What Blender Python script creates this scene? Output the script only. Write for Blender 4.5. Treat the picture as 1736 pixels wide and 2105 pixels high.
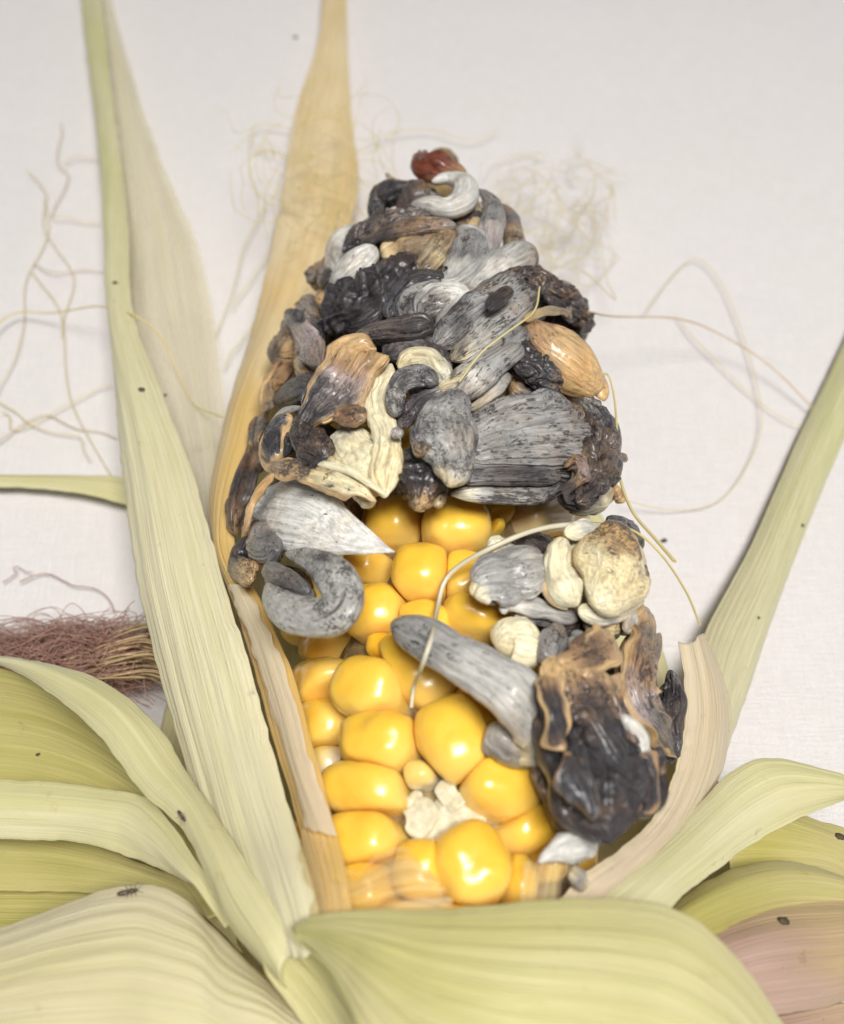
import bpy, math, random
import numpy as np
random.seed(7)
np.random.seed(7)
for o in list(bpy.data.objects):
    bpy.data.objects.remove(o)
scene = bpy.context.scene
COL = scene.collection
CM = 0.01                                   # everything below is written in centimetres

# ------------------------------------------------------------------ camera
PITCH = math.radians(55.0)
HFOV = math.radians(44.0)
CAM = np.array([0.0, -9.67, 17.8])
FW = np.array([0.0, math.cos(PITCH), -math.sin(PITCH)])
UPV = np.array([0.0, math.sin(PITCH), math.cos(PITCH)])
RT = np.array([1.0, 0.0, 0.0])
FPX = 868.0 / math.tan(HFOV / 2)
cam_d = bpy.data.cameras.new('camera')
cam = bpy.data.objects.new('camera', cam_d)
COL.objects.link(cam)
cam.location = tuple(CAM * CM)
cam.rotation_euler = (math.radians(90) - PITCH, 0, 0)
cam_d.sensor_fit = 'HORIZONTAL'
cam_d.sensor_width = 36
cam_d.lens = 18 / math.tan(HFOV / 2)
cam_d.clip_start = 0.005
cam_d.clip_end = 20
cam_d.dof.use_dof = True
cam_d.dof.focus_distance = 0.158
cam_d.dof.aperture_fstop = 21
scene.camera = cam

# ------------------------------------------------------------------ light
w = bpy.data.worlds.new('World')
scene.world = w
w.use_nodes = True
w.node_tree.nodes['Background'].inputs[0].default_value = (0.93, 0.96, 1.0, 1)
w.node_tree.nodes['Background'].inputs[1].default_value = 0.14
ld = bpy.data.lights.new('ceiling_lamp', 'AREA')
ld.shape = 'RECTANGLE'
ld.size = 0.34
ld.size_y = 0.23
ld.energy = 11.6
ld.color = (1.0, 0.972, 0.935)
lo = bpy.data.objects.new('ceiling_lamp', ld)
COL.objects.link(lo)
lo.location = (0.11, -0.27, 0.88)
lo.rotation_euler = (math.radians(17), math.radians(7), math.radians(20))
scene.view_settings.view_transform = 'Standard'
scene.view_settings.look = 'None'
scene.view_settings.exposure = 0.0
scene.view_settings.gamma = 1.0

# ------------------------------------------------------------------ numeric helpers
def unit(v):
    v = np.asarray(v, float)
    return v / np.maximum(np.linalg.norm(v, axis=-1, keepdims=True), 1e-9)

def _hash(ix, iy, iz, s):
    h = (ix * 374761393 + iy * 668265263 + iz * 2147483647 + s * 1274126177) & 0xffffffff
    h = ((h ^ (h >> 13)) * 1274126177) & 0xffffffff
    h = ((h ^ (h >> 16)) * 2246822519) & 0xffffffff
    return ((h ^ (h >> 15)) & 0xffff) / 65535.0 * 2 - 1

def vn(p, seed=0):
    """smooth value noise -1..1"""
    p = np.asarray(p, float)
    i = np.floor(p).astype(np.int64)
    f = p - i
    f = f * f * f * (f * (f * 6 - 15) + 10)
    x, y, z = i[..., 0], i[..., 1], i[..., 2]
    fx, fy, fz = f[..., 0], f[..., 1], f[..., 2]
    def c(a, b, d): return _hash(x + a, y + b, z + d, seed)
    x00 = c(0,0,0)*(1-fx)+c(1,0,0)*fx; x10 = c(0,1,0)*(1-fx)+c(1,1,0)*fx
    x01 = c(0,0,1)*(1-fx)+c(1,0,1)*fx; x11 = c(0,1,1)*(1-fx)+c(1,1,1)*fx
    return (x00*(1-fy)+x10*fy)*(1-fz) + (x01*(1-fy)+x11*fy)*fz

def fbm(p, seed=0, octv=3):
    a, s, r = 1.0, 0.0, 0.0
    p = np.asarray(p, float)
    for k in range(octv):
        r = r + a * vn(p * (2.03 ** k) + 7.3 * k, seed + k)
        s += a
        a *= 0.5
    return r / s

def spline(pts, n):
    """Catmull-Rom through rows of pts, resampled to n rows by arc length of the first 3 columns"""
    P = np.asarray(pts, float)
    if len(P) == 2:
        t = np.linspace(0, 1, n)[:, None]
        return P[0] * (1 - t) + P[1] * t
    Q = np.vstack([2 * P[0] - P[1], P, 2 * P[-1] - P[-2]])
    out = []
    for i in range(1, len(Q) - 2):
        t = np.linspace(0, 1, 24, endpoint=False)[:, None]
        p0, p1, p2, p3 = Q[i-1], Q[i], Q[i+1], Q[i+2]
        out.append(0.5 * ((2*p1) + (-p0+p2)*t + (2*p0-5*p1+4*p2-p3)*t*t + (-p0+3*p1-3*p2+p3)*t**3))
    D = np.vstack(out + [P[-1:]])
    L = np.concatenate([[0], np.cumsum(np.linalg.norm(np.diff(D[:, :3], axis=0), axis=1))])
    s = np.linspace(0, L[-1], n)
    return np.stack([np.interp(s, L, D[:, k]) for k in range(D.shape[1])], 1)

def interp_keys(keys, u):
    K = np.asarray(keys, float)
    if K.ndim == 1: K = K[None]
    x = np.linspace(0, 1, len(K))
    return np.stack([np.interp(u, x, K[:, k]) for k in range(K.shape[1])], -1)

# ------------------------------------------------------------------ the ear as a surface of revolution about its axis
AX0 = np.array([0.36, -9.0, 3.15])
AX1 = np.array([0.46, 12.6, 2.75])
RY = [-9.5, -8, -6, -3, 0, 3, 5, 7, 9, 10.5, 11.6, 12.5]
RR = [1.6, 2.2, 2.4, 2.42, 2.36, 2.22, 2.05, 1.75, 1.35, 1.0, 0.65, 0.3]

def axis_at(y):
    t = (y - AX0[1]) / (AX1[1] - AX0[1])
    return AX0 + (AX1 - AX0) * np.asarray(t)[..., None] if np.ndim(t) else AX0 + (AX1 - AX0) * t

def radius_at(y):
    return np.interp(y, RY, RR)

def ray(px, py):
    return FW + (px - 868.0) / FPX * RT + (1052.5 - py) / FPX * UPV

def atz(px, py, z):
    d = ray(px, py)
    return CAM + d * (z - CAM[2]) / d[2]

def onear(px, py, off=0.0):
    """point of the sight line through a photo pixel that lies `off` cm above the ear's surface"""
    d = ray(px, py)
    s = np.linspace(8, 36, 1600)
    P = CAM + d * s[:, None]
    A = axis_at(P[:, 1])
    g = np.hypot(P[:, 0] - A[:, 0], P[:, 2] - A[:, 2]) - (radius_at(P[:, 1]) + off)
    k = np.where(g < 0)[0]
    if len(k) and k[0] > 0:
        i = k[0]
        t = g[i-1] / (g[i-1] - g[i])
        return P[i-1] * (1 - t) + P[i] * t
    return P[np.argmin(g)]

def outward(p):
    a = axis_at(p[1])
    n = np.array([p[0] - a[0], 0.0, p[2] - a[2]])
    if np.linalg.norm(n) < 0.2: n = np.array([0, .3, 1.0])
    return unit(n)

def depth(p):
    return float(np.dot(np.asarray(p) - CAM, FW))

# zoom windows used while measuring the photograph: origin and scale in picture units
Z = {'A': (610.3, 279.0, .40175), 'B': (453.3, 639.3, .3348), 'C': (802.0, 639.3, .3348), 'D': (435.9, 959.0, .3348),
     'E': (900.8, 988.0, .3348), 'F': (552.0, 1307.7, .3348), 'G': (959.0, 1249.6, .3348), 'I': (0.0, 0.0, 1.0)}

# ------------------------------------------------------------------ mesh helpers
def mesh_obj(name, V, F, mat, parent=None, attrs=None, smooth=True):
    V = np.asarray(V, float)
    F = np.asarray(F, np.int32)
    me = bpy.data.meshes.new(name)
    k = F.shape[1]
    me.vertices.add(len(V))
    me.vertices.foreach_set('co', (V * CM).astype(np.float32).ravel())
    me.loops.add(F.size)
    me.loops.foreach_set('vertex_index', F.ravel())
    me.polygons.add(len(F))
    me.polygons.foreach_set('loop_start', np.arange(0, F.size, k, dtype=np.int32))
    me.polygons.foreach_set('loop_total', np.full(len(F), k, np.int32))
    if smooth:
        me.polygons.foreach_set('use_smooth', np.ones(len(F), bool))
    me.update(calc_edges=True)
    a = me.attributes.new('pcm', 'FLOAT_VECTOR', 'POINT')
    a.data.foreach_set('vector', V.astype(np.float32).ravel())
    for nm, arr in (attrs or {}).items():
        arr = np.asarray(arr, np.float32)
        if arr.ndim == 1:
            a = me.attributes.new(nm, 'FLOAT', 'POINT'); a.data.foreach_set('value', arr)
        else:
            a = me.attributes.new(nm, 'FLOAT_VECTOR', 'POINT'); a.data.foreach_set('vector', arr.ravel())
    me.validate()
    me.materials.append(mat)
    o = bpy.data.objects.new(name, me)
    COL.objects.link(o)
    if parent: o.parent = parent
    return o

def grid_faces(nu, nv, wrap=False):
    i = np.arange(nu - 1)[:, None]
    j = np.arange(nv if wrap else nv - 1)[None, :]
    j2 = (j + 1) % nv
    f = np.stack([i * nv + j + 0 * i, i * nv + j2 + 0 * i, (i + 1) * nv + j2, (i + 1) * nv + j + 0 * i], -1)
    return f.reshape(-1, 4)

def empty(name):
    o = bpy.data.objects.new(name, None)
    o.empty_display_size = 0.01
    COL.objects.link(o)
    return o

# ------------------------------------------------------------------ materials
class NT:
    def __init__(s, name):
        s.m = bpy.data.materials.new(name)
        s.m.use_nodes = True
        s.t = s.m.node_tree
        s.t.nodes.clear()
        s.out = s.t.nodes.new('ShaderNodeOutputMaterial')
    def n(s, typ, ins=None, **kw):
        nd = s.t.nodes.new(typ)
        for k, v in kw.items(): setattr(nd, k, v)
        for k, v in (ins or {}).items():
            if isinstance(v, bpy.types.NodeSocket): s.t.links.new(v, nd.inputs[k])
            else: nd.inputs[k].default_value = v
        return nd
    def attr(s, name):
        return s.n('ShaderNodeAttribute', attribute_name=name)
    def noise(s, vec, scale, detail=3, rough=.55, dist=0):
        return s.n('ShaderNodeTexNoise', {'Vector': vec, 'Scale': scale, 'Detail': detail, 'Roughness': rough, 'Distortion': dist}).outputs['Fac']
    def math(s, op, a, b=0.0, clamp=False):
        nd = s.n('ShaderNodeMath', {0: a, 1: b}, operation=op)
        nd.use_clamp = clamp
        return nd.outputs[0]
    def mr(s, v, a, b, c=0.0, d=1.0):
        return s.n('ShaderNodeMapRange', {'Value': v, 'From Min': a, 'From Max': b, 'To Min': c, 'To Max': d}, interpolation_type='SMOOTHSTEP').outputs[0]
    def mix(s, f, a, b, mode='MIX'):
        nd = s.n('ShaderNodeMix', data_type='RGBA', blend_type=mode)
        for k, v in ((0, f), (6, a), (7, b)):
            if isinstance(v, bpy.types.NodeSocket): s.t.links.new(v, nd.inputs[k])
            else: nd.inputs[k].default_value = v if k == 0 else tuple(v) + (1,) if len(v) == 3 else v
        return nd.outputs[2]
    def vscale(s, vec, sc):
        return s.n('ShaderNodeVectorMath', {0: vec, 1: sc}, operation='MULTIPLY').outputs[0]
    def bump(s, h, strength, dist, normal=None):
        i = {'Height': h, 'Strength': strength, 'Distance': dist * CM}
        if normal: i['Normal'] = normal
        return s.n('ShaderNodeBump', i).outputs[0]
    def done(s, shader):
        s.t.links.new(shader, s.out.inputs[0])
        return s.m

def mat_gall():
    t = NT('smut_gall')
    base = t.attr('base').outputs['Color']
    dk = t.math('ADD', t.math('MULTIPLY', t.attr('dk').outputs['Fac'], 1.1), .06)
    st = t.attr('stv').outputs['Fac']
    guv = t.attr('guv').outputs['Vector']
    pcm = t.attr('pcm').outputs['Vector']
    streak = t.noise(guv, 8.0, 6, .68)
    fine = t.noise(guv, 22.0, 4, .65)
    blotch = t.noise(pcm, 3.2, 4, .6)
    speck = t.noise(t.n('ShaderNodeVectorMath', {0: t.vscale(guv, (1, 1, 5)), 1: (0, 0, 0)}, operation='ADD').outputs[0], 36.0, 3, .7)
    micro = t.noise(pcm, 75.0, 2, .6)
    v = t.mr(t.math('ADD', t.math('MULTIPLY', fine, .7), t.math('MULTIPLY', blotch, .3)), .34, .66, .70, 1.30)
    vv = t.n('ShaderNodeCombineXYZ', {0: v, 1: v, 2: v}).outputs[0]
    c = t.mix(1.0, base, vv, 'MULTIPLY')
    # warm patches
    c = t.mix(t.mr(t.noise(pcm, 1.7, 3), .5, .75, 0, .35), c, t.mix(1.0, c, (1.15, .93, .68), 'MULTIPLY'))
    # dark longitudinal streaks and clustered specks of spores under the skin
    clus = t.noise(pcm, 4.5, 3, .6)
    speck2 = t.noise(t.vscale(guv, (1, 1, 4)), 20.0, 4, .75)
    th = t.math('SUBTRACT', .695, t.math('MULTIPLY', dk, .26))
    nn = t.math('ADD', t.math('MULTIPLY', streak, .78), t.math('MULTIPLY', blotch, .22))
    m1 = t.math('MULTIPLY', t.math('SUBTRACT', nn, th), 8.0, True)
    ns = t.math('ADD', t.math('ADD', t.math('MULTIPLY', speck2, .32), t.math('MULTIPLY', speck, .34)), t.math('MULTIPLY', clus, .34))
    m2 = t.math('MULTIPLY', t.math('SUBTRACT', ns, t.math('SUBTRACT', .635, t.math('MULTIPLY', dk, .19))), 20.0, True)
    dm = t.math('MAXIMUM', t.math('MULTIPLY', m1, .9), t.math('MULTIPLY', m2, .86))
    dark = t.mix(t.mr(blotch, .4, .65), (.020, .018, .022), (.045, .036, .036))
    c = t.mix(dm, c, dark)
    h = t.math('ADD', t.math('MULTIPLY', fine, .9), t.math('MULTIPLY', streak, .7))
    b1 = t.bump(h, .6, .045)
    b2 = t.bump(t.math('ADD', micro, t.math('MULTIPLY', speck, .6)), .75, .016, b1)
    rough = t.mr(t.math('ADD', t.math('MULTIPLY', speck, .5), t.math('MULTIPLY', dm, -.15)), .1, .4, .20, .42)
    p = t.n('ShaderNodeBsdfPrincipled', {'Base Color': c, 'Roughness': rough, 'Normal': b2, 'Specular IOR Level': .5,
            'Subsurface Weight': .28, 'Subsurface Radius': (.0022, .0016, .0011), 'Subsurface Scale': .6, 'Coat Weight': .38, 'Coat Roughness': .19})
    return t.done(p.outputs[0])

def mat_kernel():
    t = NT('kernel_skin')
    oi = t.n('ShaderNodeObjectInfo')
    pcm = t.attr('pcm').outputs['Vector']
    crown = t.attr('crown').outputs['Fac']
    soft = t.noise(pcm, 1.6, 3)
    fine = t.noise(pcm, 60.0, 2)
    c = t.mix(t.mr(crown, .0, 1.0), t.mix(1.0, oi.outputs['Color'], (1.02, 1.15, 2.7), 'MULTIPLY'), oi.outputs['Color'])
    c = t.mix(t.mr(soft, .35, .7, 0, .55), c, t.mix(1.0, c, (1.0, .91, .65), 'MULTIPLY'))
    c = t.mix(t.math('MULTIPLY', oi.outputs['Random'], .35), c, t.mix(1.0, c, (1.0, .90, .65), 'MULTIPLY'))
    b = t.bump(fine, .12, .008)
    b = t.bump(soft, .35, .08, b)
    p = t.n('ShaderNodeBsdfPrincipled', {'Base Color': c, 'Roughness': .30, 'Normal': b, 'Specular IOR Level': .5,
            'Subsurface Weight': .30, 'Subsurface Radius': (.0040, .0026, .0007), 'Subsurface Scale': .6,
            'Coat Weight': .35, 'Coat Roughness': .17})
    return t.done(p.outputs[0])

def mat_leaf(name, c1, c2, c3=None, trans=.35, rough=.42, vein=1.0, alpha=1.0, blot=.5, spots=0.0):
    """c1 body, c2 vein or greener streak, c3 tint towards the far end of the leaf"""
    t = NT(name)
    luv = t.attr('luv').outputs['Vector']            # cm along, cm across
    pcm = t.attr('pcm').outputs['Vector']
    ln = t.attr('ln').outputs['Fac']
    v1 = t.noise(t.vscale(luv, (.10, 5.5, 1)), 1.0, 3, .6)
    v2 = t.noise(t.vscale(luv, (.25, 27.0, 1)), 1.0, 3, .6)
    v3 = t.noise(t.vscale(luv, (.5, 60.0, 1)), 1.0, 1, .5)
    broad = t.noise(t.vscale(luv, (.25, 1.1, 1)), 1.0, 3, .5)
    cell = t.noise(t.vscale(luv, (6.0, 30.0, 1)), 1.0, 2)
    c = t.mix(t.mr(broad, .35, .66, 0, .9), c1, c2)
    if c3: c = t.mix(t.mr(t.math('ADD', ln, t.math('MULTIPLY', t.math('SUBTRACT', broad, .5), .9)), .3, .85), c, c3)
    c = t.mix(t.mr(v1, .42, .66, 0, .6 * blot), c, t.mix(1.0, c, (.80, .83, .55), 'MULTIPLY'))
    c = t.mix(t.mr(v2, .45, .68, 0, .45), c, t.mix(1.0, c, (1.22, 1.2, 1.32), 'MULTIPLY'))
    c = t.mix(t.mr(v3, .5, .7, 0, .22), c, t.mix(1.0, c, (.8, .78, .62), 'MULTIPLY'))
    sp = t.noise(pcm, 2.4, 4, .7)
    c = t.mix(t.mr(sp, .62, .76, 0, .35 + spots), c, t.mix(1.0, c, (.72, .58, .38), 'MULTIPLY'))
    sp2 = t.noise(pcm, 7.0, 3, .6)
    c = t.mix(t.mr(sp2, .70, .78, 0, .5), c, t.mix(1.0, c, (.55, .42, .28), 'MULTIPLY'))
    smu = t.math('MULTIPLY', t.mr(t.noise(t.vscale(luv, (1.6, 3.2, 1)), 1.0, 4, .65), .64, .74, 0, .5), t.mr(t.noise(pcm, .7, 1), .5, .6))
    c = t.mix(smu, c, (.26, .245, .20))
    h = t.math('ADD', t.math('MULTIPLY', v2, 1.0), t.math('ADD', t.math('MULTIPLY', v3, .35), t.math('MULTIPLY', cell, .18)))
    nb = t.bump(h, .6 * vein, .035)
    p = t.n('ShaderNodeBsdfPrincipled', {'Base Color': c, 'Roughness': rough, 'Normal': nb, 'Specular IOR Level': .4, 'Sheen Weight': .08})
    tr = t.n('ShaderNodeBsdfTranslucent', {'Color': t.mix(1.0, c, (1.0, .96, .62), 'MULTIPLY'), 'Normal': nb})
    s = t.n('ShaderNodeMixShader', {0: trans, 1: p.outputs[0], 2: tr.outputs[0]}).outputs[0]
    if alpha < 1:
        tp = t.n('ShaderNodeBsdfTransparent', {'Color': (1, .97, .88, 1)})
        am = t.mr(t.math('ADD', v1, t.math('MULTIPLY', v2, .4)), .45, .9, alpha - .22, min(1, alpha + .22))
        s = t.n('ShaderNodeMixShader', {0: am, 1: tp.outputs[0], 2: s}).outputs[0]
    return t.done(s)

def mat_simple(name, c1, c2, scale, rough=.5, bump=.3, trans=0.0, sss=0.0):
    t = NT(name)
    pcm = t.attr('pcm').outputs['Vector']
    n = t.noise(pcm, scale, 4, .6)
    c = t.mix(t.mr(n, .35, .65), c1, c2)
    p = t.n('ShaderNodeBsdfPrincipled', {'Base Color': c, 'Roughness': rough, 'Normal': t.bump(n, bump, .04),
            'Subsurface Weight': sss, 'Subsurface Radius': (.003, .002, .001), 'Subsurface Scale': .5})
    s = p.outputs[0]
    if trans:
        tr = t.n('ShaderNodeBsdfTranslucent', {'Color': c})
        s = t.n('ShaderNodeMixShader', {0: trans, 1: s, 2: tr.outputs[0]}).outputs[0]
    return t.done(s)

def mat_cloth():
    t = NT('white_cloth')
    pcm = t.attr('pcm').outputs['Vector']
    broad = t.noise(pcm, .16, 3)
    mott = t.noise(pcm, 2.2, 5, .65)
    wx = t.noise(t.vscale(pcm, (26, 1.6, 1)), 1.0, 2)
    wy = t.noise(t.vscale(pcm, (1.6, 26, 1)), 1.0, 2)
    fuzz = t.noise(pcm, 38, 3, .7)
    c = t.mix(t.mr(broad, .38, .62), (.845, .808, .805), (.84, .808, .785))
    c = t.mix(t.mr(mott, .38, .68, 0, .45), c, (.87, .85, .845))
    wv = t.math('ADD', wx, wy)
    c = t.mix(t.mr(wv, .8, 1.2, 0, .45), c, (.76, .735, .73))
    c = t.mix(t.mr(t.noise(pcm, .9, 2), .70, .78, 0, .35), c, (.73, .69, .66))
    h = t.math('ADD', t.math('MULTIPLY', wv, .8), fuzz)
    p = t.n('ShaderNodeBsdfPrincipled', {'Base Color': c, 'Roughness': .85, 'Normal': t.bump(h, .8, .05), 'Specular IOR Level': .2, 'Sheen Weight': .15})
    return t.done(p.outputs[0])

M_GALL = mat_gall()
M_KERNEL = mat_kernel()
M_CLOTH = mat_cloth()
LF = {
 'pale':   mat_leaf('husk_pale', (.735, .695, .455), (.675, .645, .35), (.71, .67, .39), trans=.24, vein=1.0),
 'main':   mat_leaf('husk_main', (.755, .725, .47), (.685, .67, .345), (.76, .715, .48), trans=.20, vein=1.5),
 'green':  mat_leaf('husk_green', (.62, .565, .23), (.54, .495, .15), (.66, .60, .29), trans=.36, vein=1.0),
 'front':  mat_leaf('husk_front', (.65, .605, .31), (.59, .555, .225), (.65, .61, .33), trans=.24, vein=1.2),
 'cream':  mat_leaf('husk_cream', (.76, .70, .49), (.70, .64, .38), (.72, .67, .42), trans=.24, vein=1.2),
 'orange': mat_leaf('husk_inner', (.90, .79, .56), (.86, .71, .42), (.84, .60, .22), trans=.32, rough=.33, vein=1.2),
 'pink':   mat_leaf('husk_pinkish', (.54, .385, .31), (.40, .265, .20), (.56, .43, .24), trans=.25, spots=.4, rough=.3, vein=1.2),
 'ribbon': mat_leaf('husk_ribbon', (.82, .72, .54), (.80, .68, .48), (.82, .70, .52), trans=.32, rough=.30, vein=1.4),
 'film':   mat_leaf('husk_film', (.84, .81, .66), (.82, .79, .62), trans=.4, rough=.5, alpha=.36, vein=.5),
 'skin':   mat_leaf('kernel_membrane', (.95, .80, .50), (.93, .72, .36), trans=.30, rough=.18, alpha=.32, vein=2.0),
}
M_SILK = mat_simple('silk_pale', (.84, .73, .36), (.78, .67, .28), 3, .4, .1, trans=.3)
M_SILKW = mat_simple('silk_white', (.84, .80, .64), (.78, .73, .54), 3, .35, .1, trans=.35)
M_SILKT = mat_simple('silk_tan', (.72, .56, .32), (.62, .44, .24), 3, .45, .1, trans=.2)
M_SILKR = mat_simple('silk_red', (.48, .29, .23), (.34, .18, .14), 3, .5, .1, trans=.1)
M_PITH = mat_simple('pith', (.68, .63, .47), (.55, .50, .34), 9, .6, .5, sss=.3)
M_CORE = mat_simple('cob_core', (.34, .24, .10), (.16, .10, .05), 5, .6, .6)
M_CRUMB = mat_simple('crumb', (.05, .035, .02), (.11, .08, .04), 30, .6, .5)
M_BUG = mat_simple('insect', (.03, .025, .02), (.10, .07, .04), 40, .3, .3)
M_DROP = None

# ------------------------------------------------------------------ surface
nx = 150
gx, gy = np.meshgrid(np.linspace(-45, 45, nx), np.linspace(-30, 60, nx), indexing='ij')
q = np.stack([gx.ravel(), gy.ravel(), 0 * gx.ravel()], 1)
zz = .10 * fbm(q * .11, 3, 2) + .03 * fbm(q * .4, 5, 2)
q[:, 2] = zz - .13
cloth = mesh_obj('tablecloth', q, grid_faces(nx, nx)[:, ::-1], M_CLOTH)
cloth['kind'] = 'structure'
cloth['label'] = 'off-white cloth spread flat under the ear of corn'

# ------------------------------------------------------------------ the ear
EAR = empty('corn_ear')
EAR['label'] = 'partly husked ear of yellow corn covered in grey and black smut galls'
EAR['category'] = 'corn'

# core
nu, nv = 90, 64
ys = np.linspace(-9.4, 10.9, nu)
th = np.linspace(0, 2 * np.pi, nv, endpoint=False)
A = axis_at(ys)
rc = np.maximum(radius_at(ys) - .62, .25)
rc[0] = .05; rc[-1] = .05
V = np.stack([A[:, 0, None] + rc[:, None] * np.cos(th), A[:, 1, None] + 0 * th, A[:, 2, None] + rc[:, None] * np.sin(th)], -1).reshape(-1, 3)
V += unit(V - np.repeat(A, nv, 0)) * (.12 * fbm(V * 2.2, 11, 3))[:, None]
COB = mesh_obj('cob', V, grid_faces(nu, nv, True)[:, ::-1], M_CORE, EAR)

# ---------------- kernels: photo centre, half width, half height, tilt (degrees), depth below skin, colour key
YEL = (.87, .55, .065)
DEEP = (.86, .50, .035)
PALE = (.76, .60, .20)
IVORY = (.70, .62, .36)
KER = [
 (685, 1331, 84, 40, 0, .10, YEL), (668, 1410, 80, 56, -18, .0, YEL), (764, 1420, 79, 66, 12, -.08, YEL), (858, 1382, 98, 68, 38, .10, YEL),
 (676, 1499, 58, 60, 0, .06, YEL), (787, 1531, 87, 65, 4, -.06, YEL), (933, 1524, 76, 90, -24, -.12, YEL), (1027, 1622, 86, 66, 16, -.05, YEL),
 (758, 1627, 94, 56, 3, -.06, YEL), (676, 1575, 44, 40, 0, .25, PALE), (752, 1733, 88, 60, 0, -.02, YEL), (970, 1781, 80, 87, -26, -.12, YEL),
 (1086, 1713, 82, 56, 8, .06, YEL), (872, 1795, 58, 66, 0, .0, YEL), (1062, 1812, 40, 54, 0, .06, YEL), (968, 1893, 84, 48, 0, .05, DEEP),
 (762, 1835, 70, 58, 0, .02, YEL), (668, 1850, 54, 58, 0, .08, YEL), (985, 1462, 66, 44, 30, .2, DEEP), (866, 1598, 36, 32, 0, .18, PALE),
 (814, 1080, 61, 55, 0, .0, YEL), (938, 1087, 71, 63, 0, -.10, YEL), (764, 1172, 58, 41, 0, .06, YEL), (871, 1184, 63, 66, 0, -.08, YEL),
 (780, 1264, 71, 61, -10, .0, YEL), (955, 1188, 48, 55, 0, .10, YEL), (970, 1277, 67, 48, 22, -.06, YEL), (893, 1291, 88, 44, 28, .12, YEL),
 (796, 1335, 40, 30, 0, .25, DEEP), (1016, 1052, 40, 32, 0, .22, DEEP), (1014, 1092, 22, 22, 0, .2, YEL), (1124, 1056, 108, 48, -6, .05, (.82, .56, .13)),
 (1026, 814, 30, 30, 0, .0, (.80, .62, .25)), (1120, 1770, 40, 46, 0, .15, YEL), (1150, 1650, 60, 50, 0, .3, DEEP),
 (850, 1905, 80, 50, 0, .05, YEL), (1080, 1895, 60, 50, 0, .08, YEL), (640, 1262, 66, 54, 0, .15, YEL), (690, 1165, 58, 46, 0, .2, YEL),
]
def kernel_frame(px, py, aw, bh, ang, dip):
    c = .50 if aw > 50 else .34
    p = onear(px, py, -c - dip)
    n = outward(p)
    n = unit(n + .15 * unit(CAM - p))
    p2 = onear(px + 8 * math.cos(math.radians(ang)), py + 8 * math.sin(math.radians(ang)), -c - dip)
    e1 = p2 - p
    e1 = unit(e1 - n * np.dot(e1, n))
    e2 = np.cross(n, e1)
    s = depth(p) / FPX
    vd = unit(CAM - p)
    def semi(e, half):
        sn = abs(np.dot(vd, n)); cs = abs(np.dot(e, vd))
        k = math.sqrt(max(1 - cs * cs, .2))
        return math.sqrt(max((half * s) ** 2 - (c * cs) ** 2, (.62 * half * s) ** 2)) / k
    return p, np.stack([e1, e2, n]), np.array([semi(e1, aw), semi(e2, bh), c])

frames = [kernel_frame(*k[:6]) for k in KER]
cols = [k[6] for k in KER]
nvis = len(frames)
# unseen flanks: ordinary rows so that the ear goes on round its sides
for r in range(10):
    y = -7.2 + r * 1.02
    for k in range(16):
        a = 2 * math.pi * (k + .5 * (r % 2)) / 16
        ax = axis_at(y)
        n = np.array([math.cos(a), 0, math.sin(a)])
        if n[2] < -.75: continue
        c = .48
        p = ax + n * (radius_at(y) - c - .12)
        d = min(np.linalg.norm(p - f[0]) for f in frames[:nvis])
        if d < .92: continue
        q2 = p + n * .4 - CAM
        e1 = np.array([-math.sin(a), 0, math.cos(a)])
        frames.append((p, np.stack([e1, np.cross(n, e1), n]), np.array([.46, .50, c])))
        cols.append(YEL)

nth, nph = 34, 44
tt = np.linspace(0, np.pi, nth)[:, None]
pp = np.linspace(0, 2 * np.pi, nph, endpoint=False)[None, :]
DIR = np.stack([np.sin(tt) * np.cos(pp), np.sin(tt) * np.sin(pp), np.cos(tt) + 0 * pp], -1).reshape(-1, 3)
KF = grid_faces(nth, nph, True)
def srad(d, s, p=2.7):
    return (np.abs(d / s) ** p).sum(-1) ** (-1 / p)
for i, (p, E, s) in enumerate(frames):
    D = DIR @ E
    r = srad(DIR, s)
    r *= 1 + .05 * vn(DIR * 1.3 + i * 3.7, i) + .018 * vn(DIR * 3.5 + i, i + 50)
    # shallow dent off the middle of the crown
    dc = unit(np.array([.35 * math.sin(i * 2.1), .45 * math.cos(i * 1.3), 1.0]))
    r *= 1 - .055 * (i % 3 != 0) * np.exp(-((DIR - dc) ** 2).sum(1) / .10)
    for j, (pj, Ej, sj) in enumerate(frames):
        if j == i: continue
        m = pj - p
        L = np.linalg.norm(m)
        if L > 2.2 or L < .05: continue
        n = m / L
        ri = srad((E @ n), s); rj = srad(-(Ej @ n), sj)
        if ri + rj < L * .98: continue
        ov = ri + rj - L
        qd = max(L * ri / (ri + rj), ri * .76) - .004
        dn = D @ n
        rp = np.where(dn > .05, qd / np.maximum(dn, .05), 9)
        k = .13
        h = np.clip(.5 + .5 * (rp - r) / k, 0, 1)
        r = rp * (1 - h) + r * h - k * h * (1 - h) * .5
    r = np.maximum(r, .1)
    V = p + D * r[:, None]
    crown = np.clip((DIR[:, 2] - .05) * 1.15 + .38 * D[:, 1], 0, 1)  # natural paler flanks, plus light on the viewer's side put into the colour
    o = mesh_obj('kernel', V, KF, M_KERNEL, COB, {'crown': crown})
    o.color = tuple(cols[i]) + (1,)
    if cols[i] in (PALE, IVORY): o['label'] = 'pale ivory kernel'

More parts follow.
